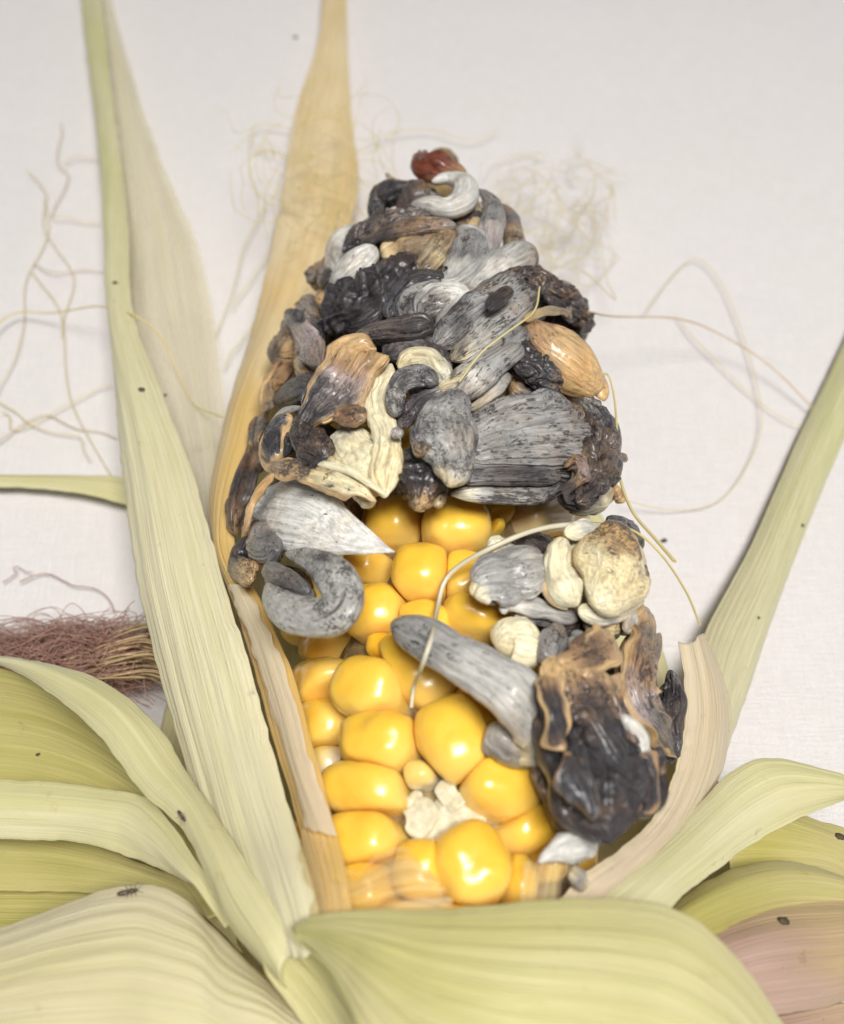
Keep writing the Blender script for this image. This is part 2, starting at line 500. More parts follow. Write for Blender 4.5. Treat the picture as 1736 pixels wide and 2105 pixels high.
# ---------------- galls
PAL = {'Z': (.84, .83, .78), 'W': (.64, .625, .58), 'w': (.46, .45, .42), 'G': (.33, .325, .315), 'g': (.20, .195, .195), 'S': (.115, .115, .125), 'K': (.026, .024, .027),
       'C': (.84, .76, .52), 'c': (.76, .64, .38), 'T': (.58, .39, .19), 't': (.38, .235, .12), 'B': (.15, .09, .055), 'R': (.16, .035, .014), 'P': (.40, .33, .32),
       'D': (.06, .05, .05), 'O': (.66, .43, .19)}
GI = [0]
def gall(win, pts, cols='G', dk=.3, h=.45, t=.75, ridge=.13, rk=2.6, lump=.20, lf=1.6, e0=.13, e1=.13, ruffle=0.0, rim=None, name='gall', label=None,
         nu=92, nv=84, roll=0.0, stretch=.10, flat=2.1, wrinkle=0.0, hs=None, cup=0.0, jag=0.0, crease=.12, groove=.34, irr=1.0, stain=.70, grow=1.12, folds=None, raw=False):
    GI[0] += 1
    sd = GI[0] * 13
    ox, oy, sc = Z[win]
    rows = []
    for i, q in enumerate(pts):
        px, py, wd = ox + q[0] * sc, oy + q[1] * sc, q[2] * sc
        hh = hs[i] if hs else (h + (q[3] if len(q) > 3 else 0))
        p = onear(px, py, hh)
        rows.append(list(p) + [wd * depth(p) / FPX] + list(outward(p)))
    S = spline(rows, nu)
    P, W = S[:, :3], np.maximum(S[:, 3] * grow, .02)
    N = unit(S[:, 4:7] + .35 * unit(CAM - P))
    T = unit(np.gradient(P, axis=0))
    N = unit(N - T * (N * T).sum(1, keepdims=True))
    B = np.cross(T, N)
    if roll:
        ca, sa = math.cos(roll), math.sin(roll)
        N, B = N * ca + B * sa, B * ca - N * sa
    u = np.linspace(0, 1, nu)
    W = W * (1 + .16 * irr * vn(np.stack([u * 5, 0 * u + sd, 0 * u], -1), sd + 31))
    arc = np.concatenate([[0], np.cumsum(np.linalg.norm(np.diff(P, axis=0), axis=1))])
    cap = np.ones(nu)
    if e0: cap *= np.sqrt(np.clip(1 - (1 - np.clip(u / e0, 0, 1)) ** 2, 0, 1))
    if e1: cap *= np.sqrt(np.clip(1 - (1 - np.clip((1 - u) / e1, 0, 1)) ** 2, 0, 1))
    cap = np.maximum(cap, .015)
    ph = np.linspace(0, 2 * np.pi, nv, endpoint=False)
    cx = np.sign(np.cos(ph)) * np.abs(np.cos(ph)) ** (2 / flat)
    sx = np.sign(np.sin(ph)) * np.abs(np.sin(ph)) ** (2 / flat)
    circ = np.stack([np.cos(ph)[None, :] * rk + 0 * u[:, None], np.sin(ph)[None, :] * rk + 0 * u[:, None], (arc * .20)[:, None] + 0 * ph[None, :]], -1)
    rd = 1 - 2.4 * np.abs(fbm(circ + sd, sd, 3))
    rad = 1 + ridge * rd
    radw = 1 + .3 * ridge * rd
    for gk in range(2):
        p0 = (1.05 + .95 * gk) + .55 * vn(np.stack([u * 2.5, 0 * u + sd, 0 * u + gk * 7], -1), sd + 33 + gk)
        gd = np.clip(.5 + vn(np.stack([u * 3, 0 * u + sd, 0 * u + gk * 3], -1), sd + 35 + gk), 0, 1)
        rad = rad - groove * gd[:, None] * np.exp(-((ph[None, :] - p0[:, None]) / .17) ** 2)
    Wc, Tc = (W * cap), (np.minimum(W * t, 1.1) * cap)
    side = B[:, None, :] * (Wc[:, None] * cx[None, :] * radw)[..., None] + N[:, None, :] * (Tc[:, None] * sx[None, :] * rad)[..., None]
    V = P[:, None, :] + side
    if cup:
        V = V - N[:, None, :] * (cup * W[:, None] * (cx[None, :] ** 2))[..., None]
    if ruffle:
        f = vn(np.stack([arc[:, None] * 2.6 + 0 * ph, np.sign(cx)[None, :] * 5 + 0 * u[:, None], 0 * u[:, None] + sd + 0 * ph], -1), sd)
        V = V + N[:, None, :] * (ruffle * f * np.abs(cx)[None, :] ** 2 * cap[:, None])[..., None]
        V = V + B[:, None, :] * (ruffle * .7 * vn(np.stack([arc[:, None] * 3.3 + 0 * ph, np.sign(cx)[None, :] * 9 + 0 * u[:, None], 0 * u[:, None] + sd + 4 + 0 * ph], -1), sd) * np.abs(cx)[None, :] ** 3 * cap[:, None])[..., None]
    if wrinkle:
        f = np.abs(fbm(np.stack([arc[:, None] * 5 + .8 * cx[None, :], cx[None, :] * .9 + 0 * u[:, None], sx[None, :] + 0 * u[:, None] + sd], -1), sd + 3, 2))
        V = V - unit(side) * (wrinkle * (1 - np.minimum(1, f * 4)) * cap[:, None])[..., None]
    if jag:
        f = vn(np.stack([np.cos(ph) * 4, np.sin(ph) * 4, 0 * ph + sd], -1), sd) + .6 * vn(np.stack([np.cos(ph) * 11, np.sin(ph) * 11, 0 * ph + sd], -1), sd)
        V = V + T[:, None, :] * (jag * f[None, :] * (np.clip(1 - u / .2, 0, 1))[:, None])[..., None]
    V = V.reshape(-1, 3)
    sdv = unit(side).reshape(-1, 3)
    amp = np.repeat(np.minimum(W, .7) * cap, nv)
    V = V + sdv * (lump * amp * fbm(V * lf + sd, sd + 1, 3))[:, None]
    V = V - sdv * (.11 * amp * (np.abs(fbm(V * 3.4 + sd, sd + 21, 3)) < .09) * (1 - np.abs(fbm(V * 3.4 + sd, sd + 21, 3)) / .09))[:, None] * crease
    V = V + sdv * (.035 * amp * fbm(V * 8.0, sd + 2, 3))[:, None]
    # pigment keys along the gall, boundary broken up
    uu = np.repeat(u, nv) + .16 * fbm(V * 1.9, sd + 5, 3) + .05 * fbm(V * 7, sd + 6, 2)
    base = interp_keys([PAL[c] for c in cols], np.clip(uu, 0, 1))
    dks = interp_keys([[d] for d in (dk if isinstance(dk, (list, tuple)) else [dk])], np.clip(uu, 0, 1))[:, 0]
    fK = np.clip((fbm(V * .95 + 3, 901, 3) + .08) / .26, 0, 1)[:, None]
    fT = np.clip((fbm(V * .9 + 40, 905, 3) - .02) / .30, 0, 1)[:, None]
    base = base * (1 - stain * .55 * fT) + np.array([.30, .185, .095]) * stain * .55 * fT
    base = base * (1 - stain * .78 * fK) + np.array([.055, .055, .065]) * stain * .78 * fK
    dks = dks + stain * .3 * fK[:, 0]
    if rim:
        e = np.abs(np.tile(cx, nu)) + .28 * fbm(V * 2.6, sd + 8, 3)
        ce = np.clip((e - .70) / .25, 0, 1)[:, None]
        ue = np.repeat(u, nv)
        cend = np.clip((np.maximum(ue, 1 - ue) - .93 + .06 * fbm(V * 2.5, sd, 2)) / .05, 0, 1)[:, None]
        ce = np.maximum(ce, cend)
        base = base * (1 - ce) + np.array(PAL[rim]) * ce
        dks = dks * (1 - ce[:, 0] * .8)
    guv = np.stack([np.tile(np.cos(ph), nu) * np.repeat(W, nv), np.tile(np.sin(ph), nu) * np.repeat(W, nv) + sd, np.repeat(arc, nv) * stretch], 1)
    F = grid_faces(nu, nv, True)
    at = {'base': base, 'dk': dks, 'guv': guv, 'stv': np.repeat(u, nv)}
    if raw: return V, F, at
    # side folds of the same skin: narrower swellings that hug the flanks of the main body
    rg = random.Random(sd)
    if folds is None: folds = 2 if (irr == 1.0 and max(q[2] for q in pts) * sc > 12 and nu > 60) else 0
    VV, FF, AA, k = [V], [F], {n_: [v_] for n_, v_ in at.items()}, len(V)
    for f in range(folds):
        sg = (-1) ** f
        a_, b_ = rg.uniform(0, .25), rg.uniform(.7, 1.0)
        n_ = len(pts)
        P2 = []
        for tt_ in np.linspace(a_, b_, 5):
            x = tt_ * (n_ - 1); i0 = min(int(x), n_ - 2); fr = x - i0
            q0, q1 = np.array(pts[i0][:3], float), np.array(pts[i0 + 1][:3], float)
            q_ = q0 + (q1 - q0) * fr
            tn = (q1 - q0)[:2]; tn /= max(np.hypot(*tn), 1e-6)
            nrm_ = np.array([-tn[1], tn[0]]) * sg
            off = q_[2] * rg.uniform(.55, .9)
            P2.append((q_[0] + nrm_[0] * off, q_[1] + nrm_[1] * off, q_[2] * rg.uniform(.30, .48)))
        c2 = ''.join(rg.choice([c, c, {'W': 'w', 'w': 'G', 'G': 'g', 'g': 'S', 'S': 'D', 'C': 'c', 'c': 'T', 'T': 't', 't': 'B'}.get(c, c)]) for c in cols)
        h2 = (sum(hs) / len(hs) if hs else h) + rg.uniform(-.22, .02)
        v2, f2, a2 = gall(win, P2, c2, dk, h=h2, t=.75, ridge=ridge, rk=rk, lump=.25, lf=2.4, e0=.25, e1=.25, nu=60, nv=48, stretch=stretch, stain=stain, grow=1.0, raw=True)
        VV.append(v2); FF.append(f2 + k); k += len(v2)
        for n2 in AA: AA[n2].append(a2[n2])
    o = mesh_obj(name, np.vstack(VV), np.vstack(FF), M_GALL, COB, {n2: np.concatenate(AA[n2]) for n2 in AA})
    if label: o['label'] = label
    return o

G = gall
# under-layer: dull lumps that fill the gaps between the big galls; their dark browns paint in the gap shade
for q in [(640, 800, 90), (620, 950, 90), (700, 640, 90), (800, 520, 80), (900, 620, 90), (1000, 700, 90), (1080, 600, 70), (1150, 760, 90),
          (760, 760, 90), (880, 780, 80), (1000, 860, 80), (1150, 880, 100), (700, 1000, 80), (560, 1080, 70), (590, 1230, 60), (1100, 1150, 80), (1200, 1160, 80),
          (1130, 1260, 80), (1220, 1270, 80), (1190, 1420, 90), (1290, 1420, 90), (1230, 1560, 90), (1330, 1520, 70), (1180, 1680, 70), (860, 430, 70), (950, 480, 70), (780, 480, 60),
          (600, 720, 60), (680, 560, 60), (1170, 660, 60)]:
    G('I', [(q[0] - q[2] * .6, q[1] + 12, q[2] * .55), (q[0], q[1], q[2] * .75), (q[0] + q[2] * .6, q[1] - 10, q[2] * .5)], random.choice(['BDt', 'tBD', 'DB', 'TtB']), .5, h=.12, t=.7,
      ridge=.15, lump=.4, nu=40, nv=36, e0=.3, e1=.3)

# tip
G('A', [(640, 90, 30), (650, 160, 52), (720, 165, 68), (800, 190, 52), (880, 225, 20)], 'BRRt', .25, h=.55, stain=0.1, label='red-brown withered tip', t=.9)
G('A', [(400, 420, 45), (430, 320, 58), (540, 285, 55), (650, 300, 45), (720, 330, 30)], 'SDSg', .75, h=.35, t=.9, wrinkle=.05)
G('A', [(455, 190, 10), (500, 240, 18), (560, 260, 25), (640, 285, 20)], 'tTt', .2, h=.35)
G('A', [(690, 235, 22), (780, 215, 30), (860, 250, 52), (855, 325, 62), (780, 370, 58), (680, 355, 44), (585, 350, 22)], 'WWWw', .10, h=.75, t=.95, ridge=.05, groove=.08, irr=.3, stain=0.15, label='smooth white curled gall')
G('A', [(930, 270, 20), (1005, 360, 50), (1000, 480, 58), (960, 620, 46), (900, 740, 30)], 'PwPw', .22, h=.60, t=.8)
G('A', [(910, 330, 25), (930, 420, 28), (900, 480, 30)], 'TcT', .1, h=.45)
G('A', [(860, 400, 40), (880, 460, 50), (860, 520, 30)], 'PtP', .2, h=.3)
G('A', [(1040, 350, 30), (1095, 440, 46), (1115, 540, 48), (1080, 640, 40)], 'tSTS', .35, h=.45)
G('A', [(300, 465, 36), (225, 560, 50), (200, 650, 46), (210, 720, 30)], 'Ww', .1, h=.50, t=.9)
G('A', [(235, 600, 22), (320, 510, 48), (450, 460, 56), (580, 420, 62), (705, 395, 45)], 'KSSg', .55, h=.65, t=.75, wrinkle=.05)
G('A', [(330, 560, 26), (440, 505, 40), (590, 470, 46), (700, 455, 44), (820, 460, 22)], 'KDtg', .5, h=.75, t=.6)
G('A', [(410, 570, 36), (330, 640, 72), (240, 730, 66), (170, 780, 30)], 'WWwS', .22, h=.68, t=.65, stain=0.3, label='white tongue-shaped gall')
G('A', [(430, 610, 50), (560, 560, 75), (680, 550, 80), (760, 490, 40)], 'cTTt', .22, h=.50, t=.6)
G('A', [(640, 700, 46), (700, 620, 60), (760, 540, 48), (790, 480, 26)], 'TcTt', .3, h=.62, t=.6)
G('A', [(830, 470, 42), (900, 540, 80), (880, 650, 100), (800, 740, 70), (720, 740, 40)], 'wWGw', .25, h=.72, t=.8, ridge=.14)
G('A', [(900, 480, 30), (950, 590, 46), (940, 700, 56), (880, 800, 60), (840, 850, 30)], 'wGwg', .25, h=.6, t=.8)
G('A', [(1235, 660, 42), (1170, 615, 66), (1070, 660, 78), (970, 730, 74), (880, 810, 50)], 'gwWw', .30, h=.66, t=.8)
G('A', [(150, 900, 60), (230, 880, 120), (340, 850, 135), (440, 790, 115), (540, 690, 85), (625, 620, 45)], 'DKDKt', .85, h=.62, t=.7, lump=.38, lf=3.0, wrinkle=.08, ridge=.2, label='lumpy black gall with torn brown edge')
G('A', [(480, 940, 40), (530, 810, 66), (640, 735, 56), (765, 735, 34)], 'SSDK', .6, h=.78, t=.7)
G('A', [(560, 960, 50), (600, 860, 80), (690, 800, 62), (760, 780, 40)], 'gwGS', .5, h=.86, t=.75)
G('A', [(620, 930, 45), (690, 870, 85), (790, 830, 82), (850, 850, 50), (790, 930, 60), (720, 1010, 40)], 'wWWw', .32, h=.92, t=.75)
G('A', [(280, 1050, 26), (390, 1010, 50), (540, 990, 56), (640, 975, 62), (705, 985, 44)], 'gSSDD', .5, h=1.15, t=.85, ridge=.12, rk=3.5, label='small dark sausage-shaped gall')
G('A', [(470, 1100, 60), (580, 1060, 78), (680, 1070, 70), (740, 1140, 50)], 'gGw', .45, h=.70, t=.8)
# striated upper right galls
G('A', [(700, 1090, 56), (820, 990, 82), (960, 880, 100), (1080, 790, 96), (1150, 730, 56)], 'wGGGS', [.45, .5, .6, .85], h=.95, t=.62, ridge=.36, rk=4.6, crease=0, stretch=.035, label='grey ribbed gall with black split end')
G('A', [(985, 890, 22), (1010, 850, 34), (1060, 810, 36), (1100, 780, 26)], 'KK', 1.0, h=1.46, t=.5)  # black body laid on top to paint the dark of a hole
G('A', [(1060, 745, 36), (1150, 715, 54), (1225, 745, 60), (1250, 800, 36)], 'DKDB', .8, h=1.0, t=.8, lump=.3, wrinkle=.06)
G('A', [(790, 1150, 42), (920, 1050, 66), (1060, 940, 66), (1190, 840, 40), (1240, 800, 18)], 'cwwGg', .45, h=1.02, t=.55, ridge=.34, rk=4.6, crease=0, stretch=.035)
G('A', [(1240, 690, 36), (1310, 780, 62), (1390, 850, 66), (1450, 930, 60), (1520, 960, 30)], 'DBDtB', .8, h=.65, t=.8, lump=.5, lf=4, wrinkle=.08)
G('A', [(1380, 800, 30), (1450, 870, 40), (1490, 880, 18)], 'DDK', .8, h=.7, lump=.6, lf=5)
G('C', [(300, 480, 46), (440, 420, 58), (590, 310, 66), (720, 220, 62), (840, 110, 40)], 'cwGGg', .5, h=1.05, t=.5, ridge=.34, rk=4.4, crease=0, stretch=.035)
G('C', [(400, 560, 36), (520, 450, 58), (640, 340, 70), (760, 250, 60), (800, 200, 30)], 'wWGGg', .48, h=1.12, t=.5, ridge=.34, rk=4.4, crease=0, stretch=.035, label='narrow ribbed grey gall')
G('C', [(470, 610, 18), (560, 560, 30), (680, 450, 38), (730, 380, 26)], 'Cwg', .3, h=.95, t=.6)
# tan hood
G('C', [(870, 50, 50), (930, 150, 120), (1060, 270, 175), (1200, 390, 135), (1290, 480, 75), (1310, 550, 30)], 'BtTOOO', [.5, .3, .12, .1], h=1.0, t=.6, ridge=.12, rk=3.5, cup=.2, lump=.06, crease=0, stretch=.05, groove=.08, irr=.3, stain=0.25, label='smooth tan hood-shaped gall')
G('C', [(800, 150, 36), (810, 230, 80), (850, 320, 105), (950, 400, 110), (1060, 450, 70)], 'KKDSt', .8, h=1.0, t=.6, lump=.25, wrinkle=.07, label='glossy black gall beside tan hood')
G('C', [(740, 430, 70), (840, 480, 90), (960, 470, 80), (1060, 520, 60)], 'OSDK', .6, h=.62, t=.7)
G('C', [(830, 60, 22), (920, 10, 26), (1050, 0, 26), (1120, 40, 30)], 'Tcs'.replace('s', 't'), .2, h=1.1, t=.5)
# big fan
G('C', [(430, 900, 110), (560, 840, 180), (720, 800, 225), (900, 780, 255), (1060, 770, 262), (1180, 740, 200)], 'wGGGGg', [.30, .42, .52, .55, .6], h=.80, t=.36, ridge=.34, rk=8.0, crease=0, irr=.3, stretch=.025, e0=.1, e1=.10, lump=.08, nu=120, nv=220, stain=0.25, label='large grey ribbed fan-shaped gall')
G('C', [(1190, 530, 36), (1260, 610, 66), (1300, 720, 88), (1300, 850, 112), (1280, 980, 118), (1210, 1100, 84), (1150, 1180, 40)], 'GSDSKDt', .62, h=1.0, t=.7, lump=.34, lf=2.8, wrinkle=.09, ridge=.2, nu=110, nv=90, label='black wrinkled end of the fan gall')
G('C', [(1090, 960, 30), (1130, 900, 44), (1180, 960, 56), (1150, 1050, 50), (1060, 1110, 30)], 'tBPtD', .5, h=1.12, t=.35, lump=.3, ruffle=.15)
G('C', [(1330, 880, 22), (1390, 890, 24), (1450, 905, 20)], 'BtB', .5, h=.95, lump=.4, lf=5)
G('C', [(1350, 640, 20), (1380, 760, 30), (1390, 850, 28)], 'DKD', .6, h=.75, lump=.5, lf=5)
G('C', [(370, 1125, 26), (520, 1120, 46), (720, 1125, 58), (900, 1120, 62), (1050, 1060, 46), (1130, 1000, 24)], 'CwwGgt', [.3, .62, .66, .6], stain=.3, h=.65, t=.5, ridge=.34, rk=4.4, crease=0, stretch=.035)
G('C', [(430, 1030, 36), (640, 1010, 56), (840, 1010, 60), (1050, 1010, 46)], 'GgSg', .62, stain=.4, h=.85, t=.5, ridge=.34, rk=4.4, crease=0, stretch=.035)
G('C', [(1030, 1150, 36), (1120, 1160, 60), (1220, 1130, 66), (1280, 1070, 40)], 'BDKt', .7, h=.85, t=.8, lump=.3, wrinkle=.06)
G('C', [(1380, 1080, 26), (1410, 1140, 36), (1420, 1180, 24)], 'TtT', .3, h=.7)
G('C', [(1100, 1230, 40), (1230, 1190, 60), (1340, 1120, 46), (1370, 1030, 30)], 'Ccw', .12, h=.6, t=.6)
# centre curl
G('B', [(1085, 645, 40), (1075, 560, 52), (1085, 470, 60), (1150, 410, 58), (1250, 400, 52), (1330, 450, 40)], 'GwGGg', .62, h=1.15, t=.9, stretch=.3, stain=0.3, label='speckled grey gall curled like a hook')
G('B', [(1100, 720, 40), (1160, 620, 60), (1260, 540, 62), (1380, 490, 60), (1480, 480, 36)], 'PBSPg', .55, h=.95, t=.7, wrinkle=.05, ridge=.2)
G('B', [(1490, 490, 30), (1440, 560, 100), (1370, 680, 165), (1380, 800, 160), (1420, 900, 120), (1430, 1000, 105), (1400, 1080, 50)], 'gGwGwwc', .52, h=1.25, t=.62, lump=.22, stretch=.3, stain=0.3, label='plump speckled grey gall')
G('B', [(1190, 700, 30), (1220, 800, 50), (1260, 880, 50)], 'SGT', .6, h=1.35, t=.7, lump=.3)
G('B', [(1080, 950, 50), (1130, 960, 95), (1200, 1020, 140), (1230, 1100, 130), (1220, 1190, 70), (1210, 1230, 30)], 'BDKDtT', .72, h=.80, t=.75, lump=.35, lf=3.2, wrinkle=.06, label='black and tan knobbly gall above the kernels')
G('B', [(1130, 900, 34), (1190, 880, 50), (1260, 910, 44)], 'KKD', .8, h=1.0, lump=.5, lf=4)
G('B', [(1330, 1090, 50), (1340, 1150, 50), (1300, 1190, 30)], 'wtc', .4, h=.6)
G('B', [(1000, 280, 50), (1100, 230, 80), (1230, 230, 95), (1330, 320, 86), (1370, 420, 46)], 'gPwGw', .5, h=.85, t=.8)
G('B', [(1090, 350, 30), (1170, 300, 62), (1280, 310, 74), (1360, 400, 60), (1390, 460, 26)], 'cCCw', .22, h=1.05, t=.75, ridge=.14, stain=0.2, label='cream bulging gall')
# tan flap
G('B', [(960, 230, 46), (900, 240, 90), (840, 330, 150), (760, 450, 185), (650, 560, 160), (560, 650, 110), (500, 740, 60)], 'TTtPSSK', [.15, .3, .5, .75, .8], h=1.2, t=.36, ridge=.30, rk=4.2, rim='T', ruffle=.16, stretch=.05, nu=120, nv=110, stain=0.4, label='tan flap-like gall turning black at its end')
G('B', [(700, 640, 40), (800, 640, 56), (900, 640, 40)], 'tBt', .5, h=1.2, t=.5, lump=.4, lf=4)
G('B', [(1050, 320, 36), (1010, 420, 66), (970, 540, 74), (980, 640, 70), (1020, 760, 80), (1020, 880, 100), (1000, 1010, 90), (1010, 1150, 40)], 'CCCCcC', .06, h=1.0, t=.5, ridge=.15, lump=.35, lf=3.5, stretch=.06, stain=0.1, label='cream torn husk tissue')
G('B', [(740, 730, 60), (780, 830, 120), (850, 940, 150), (930, 1040, 120), (980, 1130, 46)], 'WCCCC', .08, h=.85, t=.45, ridge=.26, rk=4.5, stretch=.04, stain=0.1, label='pale cream ribbed gall')
G('B', [(1050, 740, 26), (1090, 750, 34), (1120, 760, 22)], 'WPW', .1, h=1.25)
G('B', [(470, 650, 40), (520, 760, 92), (590, 850, 105), (650, 920, 55)], 'SKKD', .75, h=1.2, t=.5, ridge=.3, rk=4, wrinkle=.05, label='glossy black folded gall')
G('B', [(440, 650, 36), (360, 730, 92), (350, 830, 110), (350, 920, 60)], 'gSKS', .7, h=.95, t=.6, ridge=.2, rim='T')
G('B', [(500, 590, 14), (390, 620, 22), (310, 710, 24), (260, 830, 22), (265, 930, 20), (310, 980, 22)], 'wwTTT', .2, h=1.0, t=.8)
G('B', [(270, 950, 24), (400, 960, 52), (560, 990, 74), (720, 1040, 72), (860, 1100, 56), (960, 1170, 26)], 'TtTcCC', [.5, .75, .5, .1], h=1.1, t=.35, rim='T', ruffle=.10, stain=0.3, label='spotted tan strip-shaped gall')
G('B', [(480, 925, 12), (640, 940, 18), (800, 985, 20), (920, 1060, 18), (1030, 1140, 10)], 'TCCC', .05, h=1.2, t=.6)
G('B', [(820, 1110, 30), (890, 1160, 44), (950, 1180, 30)], 'CCc', .1, h=.85, lump=.5, lf=5)
# left brown flank
G('B', [(400, 40, 46), (480, 130, 68), (560, 250, 80), (620, 350, 46)], 'tgPS', .45, h=.85, t=.45, ridge=.25, ruffle=.15)
G('B', [(380, 110, 40), (420, 170, 52), (450, 200, 40)], 'TcT', .2, h=.75)
G('B', [(470, 0, 50), (560, 90, 60), (600, 190, 50)], 'SDS', .6, h=.75)
G('B', [(480, 260, 40), (520, 340, 60), (560, 420, 40)], 'Tct', .3, h=.65)
G('B', [(350, 560, 56), (460, 500, 78), (580, 440, 60)], 'tSDS', .6, h=.70, t=.7)
G('B', [(270, 620, 50), (300, 480, 66), (370, 370, 66), (430, 330, 36)], 'TOtB', .3, h=.65, t=.4, ruffle=.2)
G('B', [(240, 640, 50), (230, 800, 62), (190, 950, 66), (140, 1100, 66), (100, 1250, 60), (100, 1380, 40)], 'OtBDBt', .6, h=.75, t=.35, ridge=.3, lump=.3, lf=3, ruffle=.22)
G('B', [(330, 1000, 24), (260, 1080, 30), (200, 1170, 24), (170, 1290, 20), (150, 1360, 16)], 'TOTt', .2, h=1.1, t=.6, lump=.4, lf=4)
G('A', [(60, 740, 46), (120, 700, 50), (160, 740, 40)], 'gSD', .5, h=.6)
G('A', [(-10, 900, 46), (50, 870, 50), (80, 960, 50), (110, 1060, 40)], 'tgTS', .4, h=.7)
# white fan left
G('D', [(250, 285, 66), (340, 280, 150), (440, 290, 195), (580, 325, 190), (740, 390, 142), (900, 450, 86), (1040, 500, 40), (1130, 525, 10)], 'ZZZZZZZ', [.2, .2, .28, .2], h=.70, t=.24, ridge=.13, rk=5.0, e0=.04, stretch=.03, lump=.05, jag=.16, cup=.12, crease=0, nu=110, nv=120, groove=.08, irr=.3, stain=0.05, label='smooth white fan-shaped gall')
G('D', [(450, 530, 36), (600, 570, 76), (730, 650, 125), (805, 780, 140), (760, 900, 150), (620, 930, 130), (470, 890, 125), (370, 800, 84), (335, 715, 40)], 'wwGwwwww', [.55, .62, .42, .38], h=.95, t=.62, ridge=.06, lump=.06, stretch=.35, nu=120, nv=90, crease=.0, groove=.0, irr=.0, grow=.94, stain=.1, label='smooth grey gall coiled into a loop')
G('D', [(330, 620, 40), (400, 670, 72), (500, 720, 66), (600, 770, 34)], 'wGg', .4, h=.85, t=.8)
G('D', [(620, 830, 60), (520, 800, 90), (420, 790, 60)], 'GgG', .45, h=.75, t=.6)
G('D', [(310, 340, 36), (290, 420, 70), (330, 500, 92), (410, 520, 56)], 'gPgg', .4, h=.8, t=.75, ridge=.2, stretch=.3, lump=.2)
G('D', [(220, 430, 40), (180, 530, 66), (180, 620, 92), (225, 680, 58), (235, 725, 24)], 'DKSTT', .6, h=.95, t=.7, lump=.35, lf=3, label='small black gall with tan tip')
G('D', [(330, 130, 18), (240, 250, 24), (215, 360, 26), (190, 460, 20)], 'TOT', .2, h=1.0, lump=.4, lf=4)
# grey horn over the kernels
G('I', [(806, 1278, 14), (850, 1300, 34), (920, 1340, 44), (1000, 1385, 52), (1065, 1430, 58), (1096, 1490, 46), (1092, 1540, 34), (1050, 1562, 18)], 'GGGwwwwc', [.45, .42, .4, .35, .3, .15], h=.8,
  hs=[.45, .62, .80, .90, .85, .65, .40, .2], t=.55, ridge=.10, rk=3.2, e0=.06, stretch=.07, groove=.08, irr=.3, stain=0.1, label='long grey horn-shaped gall lying across the kernels', nu=120, nv=90)
G('I', [(1006, 1490, 20), (1035, 1520, 38), (1075, 1540, 40), (1105, 1520, 26)], 'wwcw', .15, h=.2, t=.8, ridge=.05)
# right side
G('E', [(300, 400, 40), (350, 410, 70), (430, 450, 74), (480, 490, 40)], 'WCWw', .06, h=.35, t=.6, lump=.35, lf=4, stain=0, label='pale translucent shred')
G('E', [(220, 640, 50), (300, 610, 110), (420, 590, 140), (540, 560, 138), (640, 540, 105), (665, 530, 60)], 'wGGwwG', .32, h=.65, t=.45, ridge=.22, rk=3.4, ruffle=.1, e0=.06, e1=.05, stain=0.15, label='squarish rumpled grey gall')
G('E', [(225, 710, 36), (320, 690, 60), (430, 700, 60), (520, 720, 40)], 'CwGw', .25, h=.70, t=.6, lump=.5, lf=4.5)
G('E', [(240, 610, 26), (245, 680, 36), (300, 740, 26)], 'wcC', .2, h=.62, lump=.4, lf=4)
G('E', [(400, 820, 26), (420, 770, 34), (520, 770, 46), (640, 790, 56), (760, 830, 50), (860, 850, 30)], 'wWwwGg', .22, stain=.2, h=.55, t=.7, ridge=.15, rk=3.2)
G('E', [(470, 830, 20), (600, 850, 34), (740, 870, 36), (850, 880, 26)], 'wgBt', .3, h=.4, t=.6)
G('E', [(740, 880, 46), (720, 960, 84), (680, 1060, 86), (640, 1130, 40)], 'gGGS', .42, h=.55, t=.8)
G('E', [(880, 940, 40), (850, 1010, 56), (870, 1070, 40)], 'wWc', .15, h=.5)
G('E', [(480, 400, 50), (600, 390, 66), (700, 400, 46)], 'tBt', .4, h=.1, t=.7)
G('E', [(350, 1010, 60), (420, 980, 120), (500, 1000, 150), (580, 1010, 120), (630, 1000, 50)], 'CCCCC', .12, h=.35, t=.8, ridge=.07, lump=.08, irr=0, groove=.1, rk=4, stretch=.04, crease=0, stain=0, label='ivory ribbed swollen kernel')
# cream ball
G('E', [(700, 560, 90), (800, 565, 190), (930, 570, 235), (1060, 560, 225), (1180, 520, 110)], 'CCCcT', .0, h=.62, t=.75, ridge=.06, lump=.10, e0=.3, e1=.3, nu=80, nv=80, crease=.1, stain=.05)
G('E', [(780, 360, 36), (740, 460, 72), (740, 570, 90), (790, 680, 96), (860, 770, 50)], 'CCCCC', .0, h=.85, t=.75, ridge=.14, rk=4.5, stretch=.04, stain=0.05, label='cream ribbed side of a split gall')
G('E', [(1150, 310, 60), (1100, 400, 160), (1070, 500, 195), (1060, 610, 190), (1020, 710, 140), (970, 780, 60)], 'tOOccC', [.85, .7, .5, .3, .0], h=1.0, t=.62, ridge=.08, lump=.16, lf=3, stretch=.5, stain=0.1, label='translucent tan gall spotted with brown')
G('E', [(780, 330, 40), (870, 310, 66), (960, 310, 50), (1040, 300, 20)], 'CWC', .04, stain=.05, h=.95, t=.5, ridge=.15)
G('E', [(1040, 240, 46), (1120, 290, 66), (1190, 360, 70), (1240, 440, 46)], 'gSDt', .7, h=.72, t=.7, lump=.35, lf=4)
G('E', [(860, 800, 46), (980, 820, 64), (1110, 790, 66), (1200, 720, 46)], 'CWCW', .05, stain=.1, h=.75, t=.55, lump=.2)
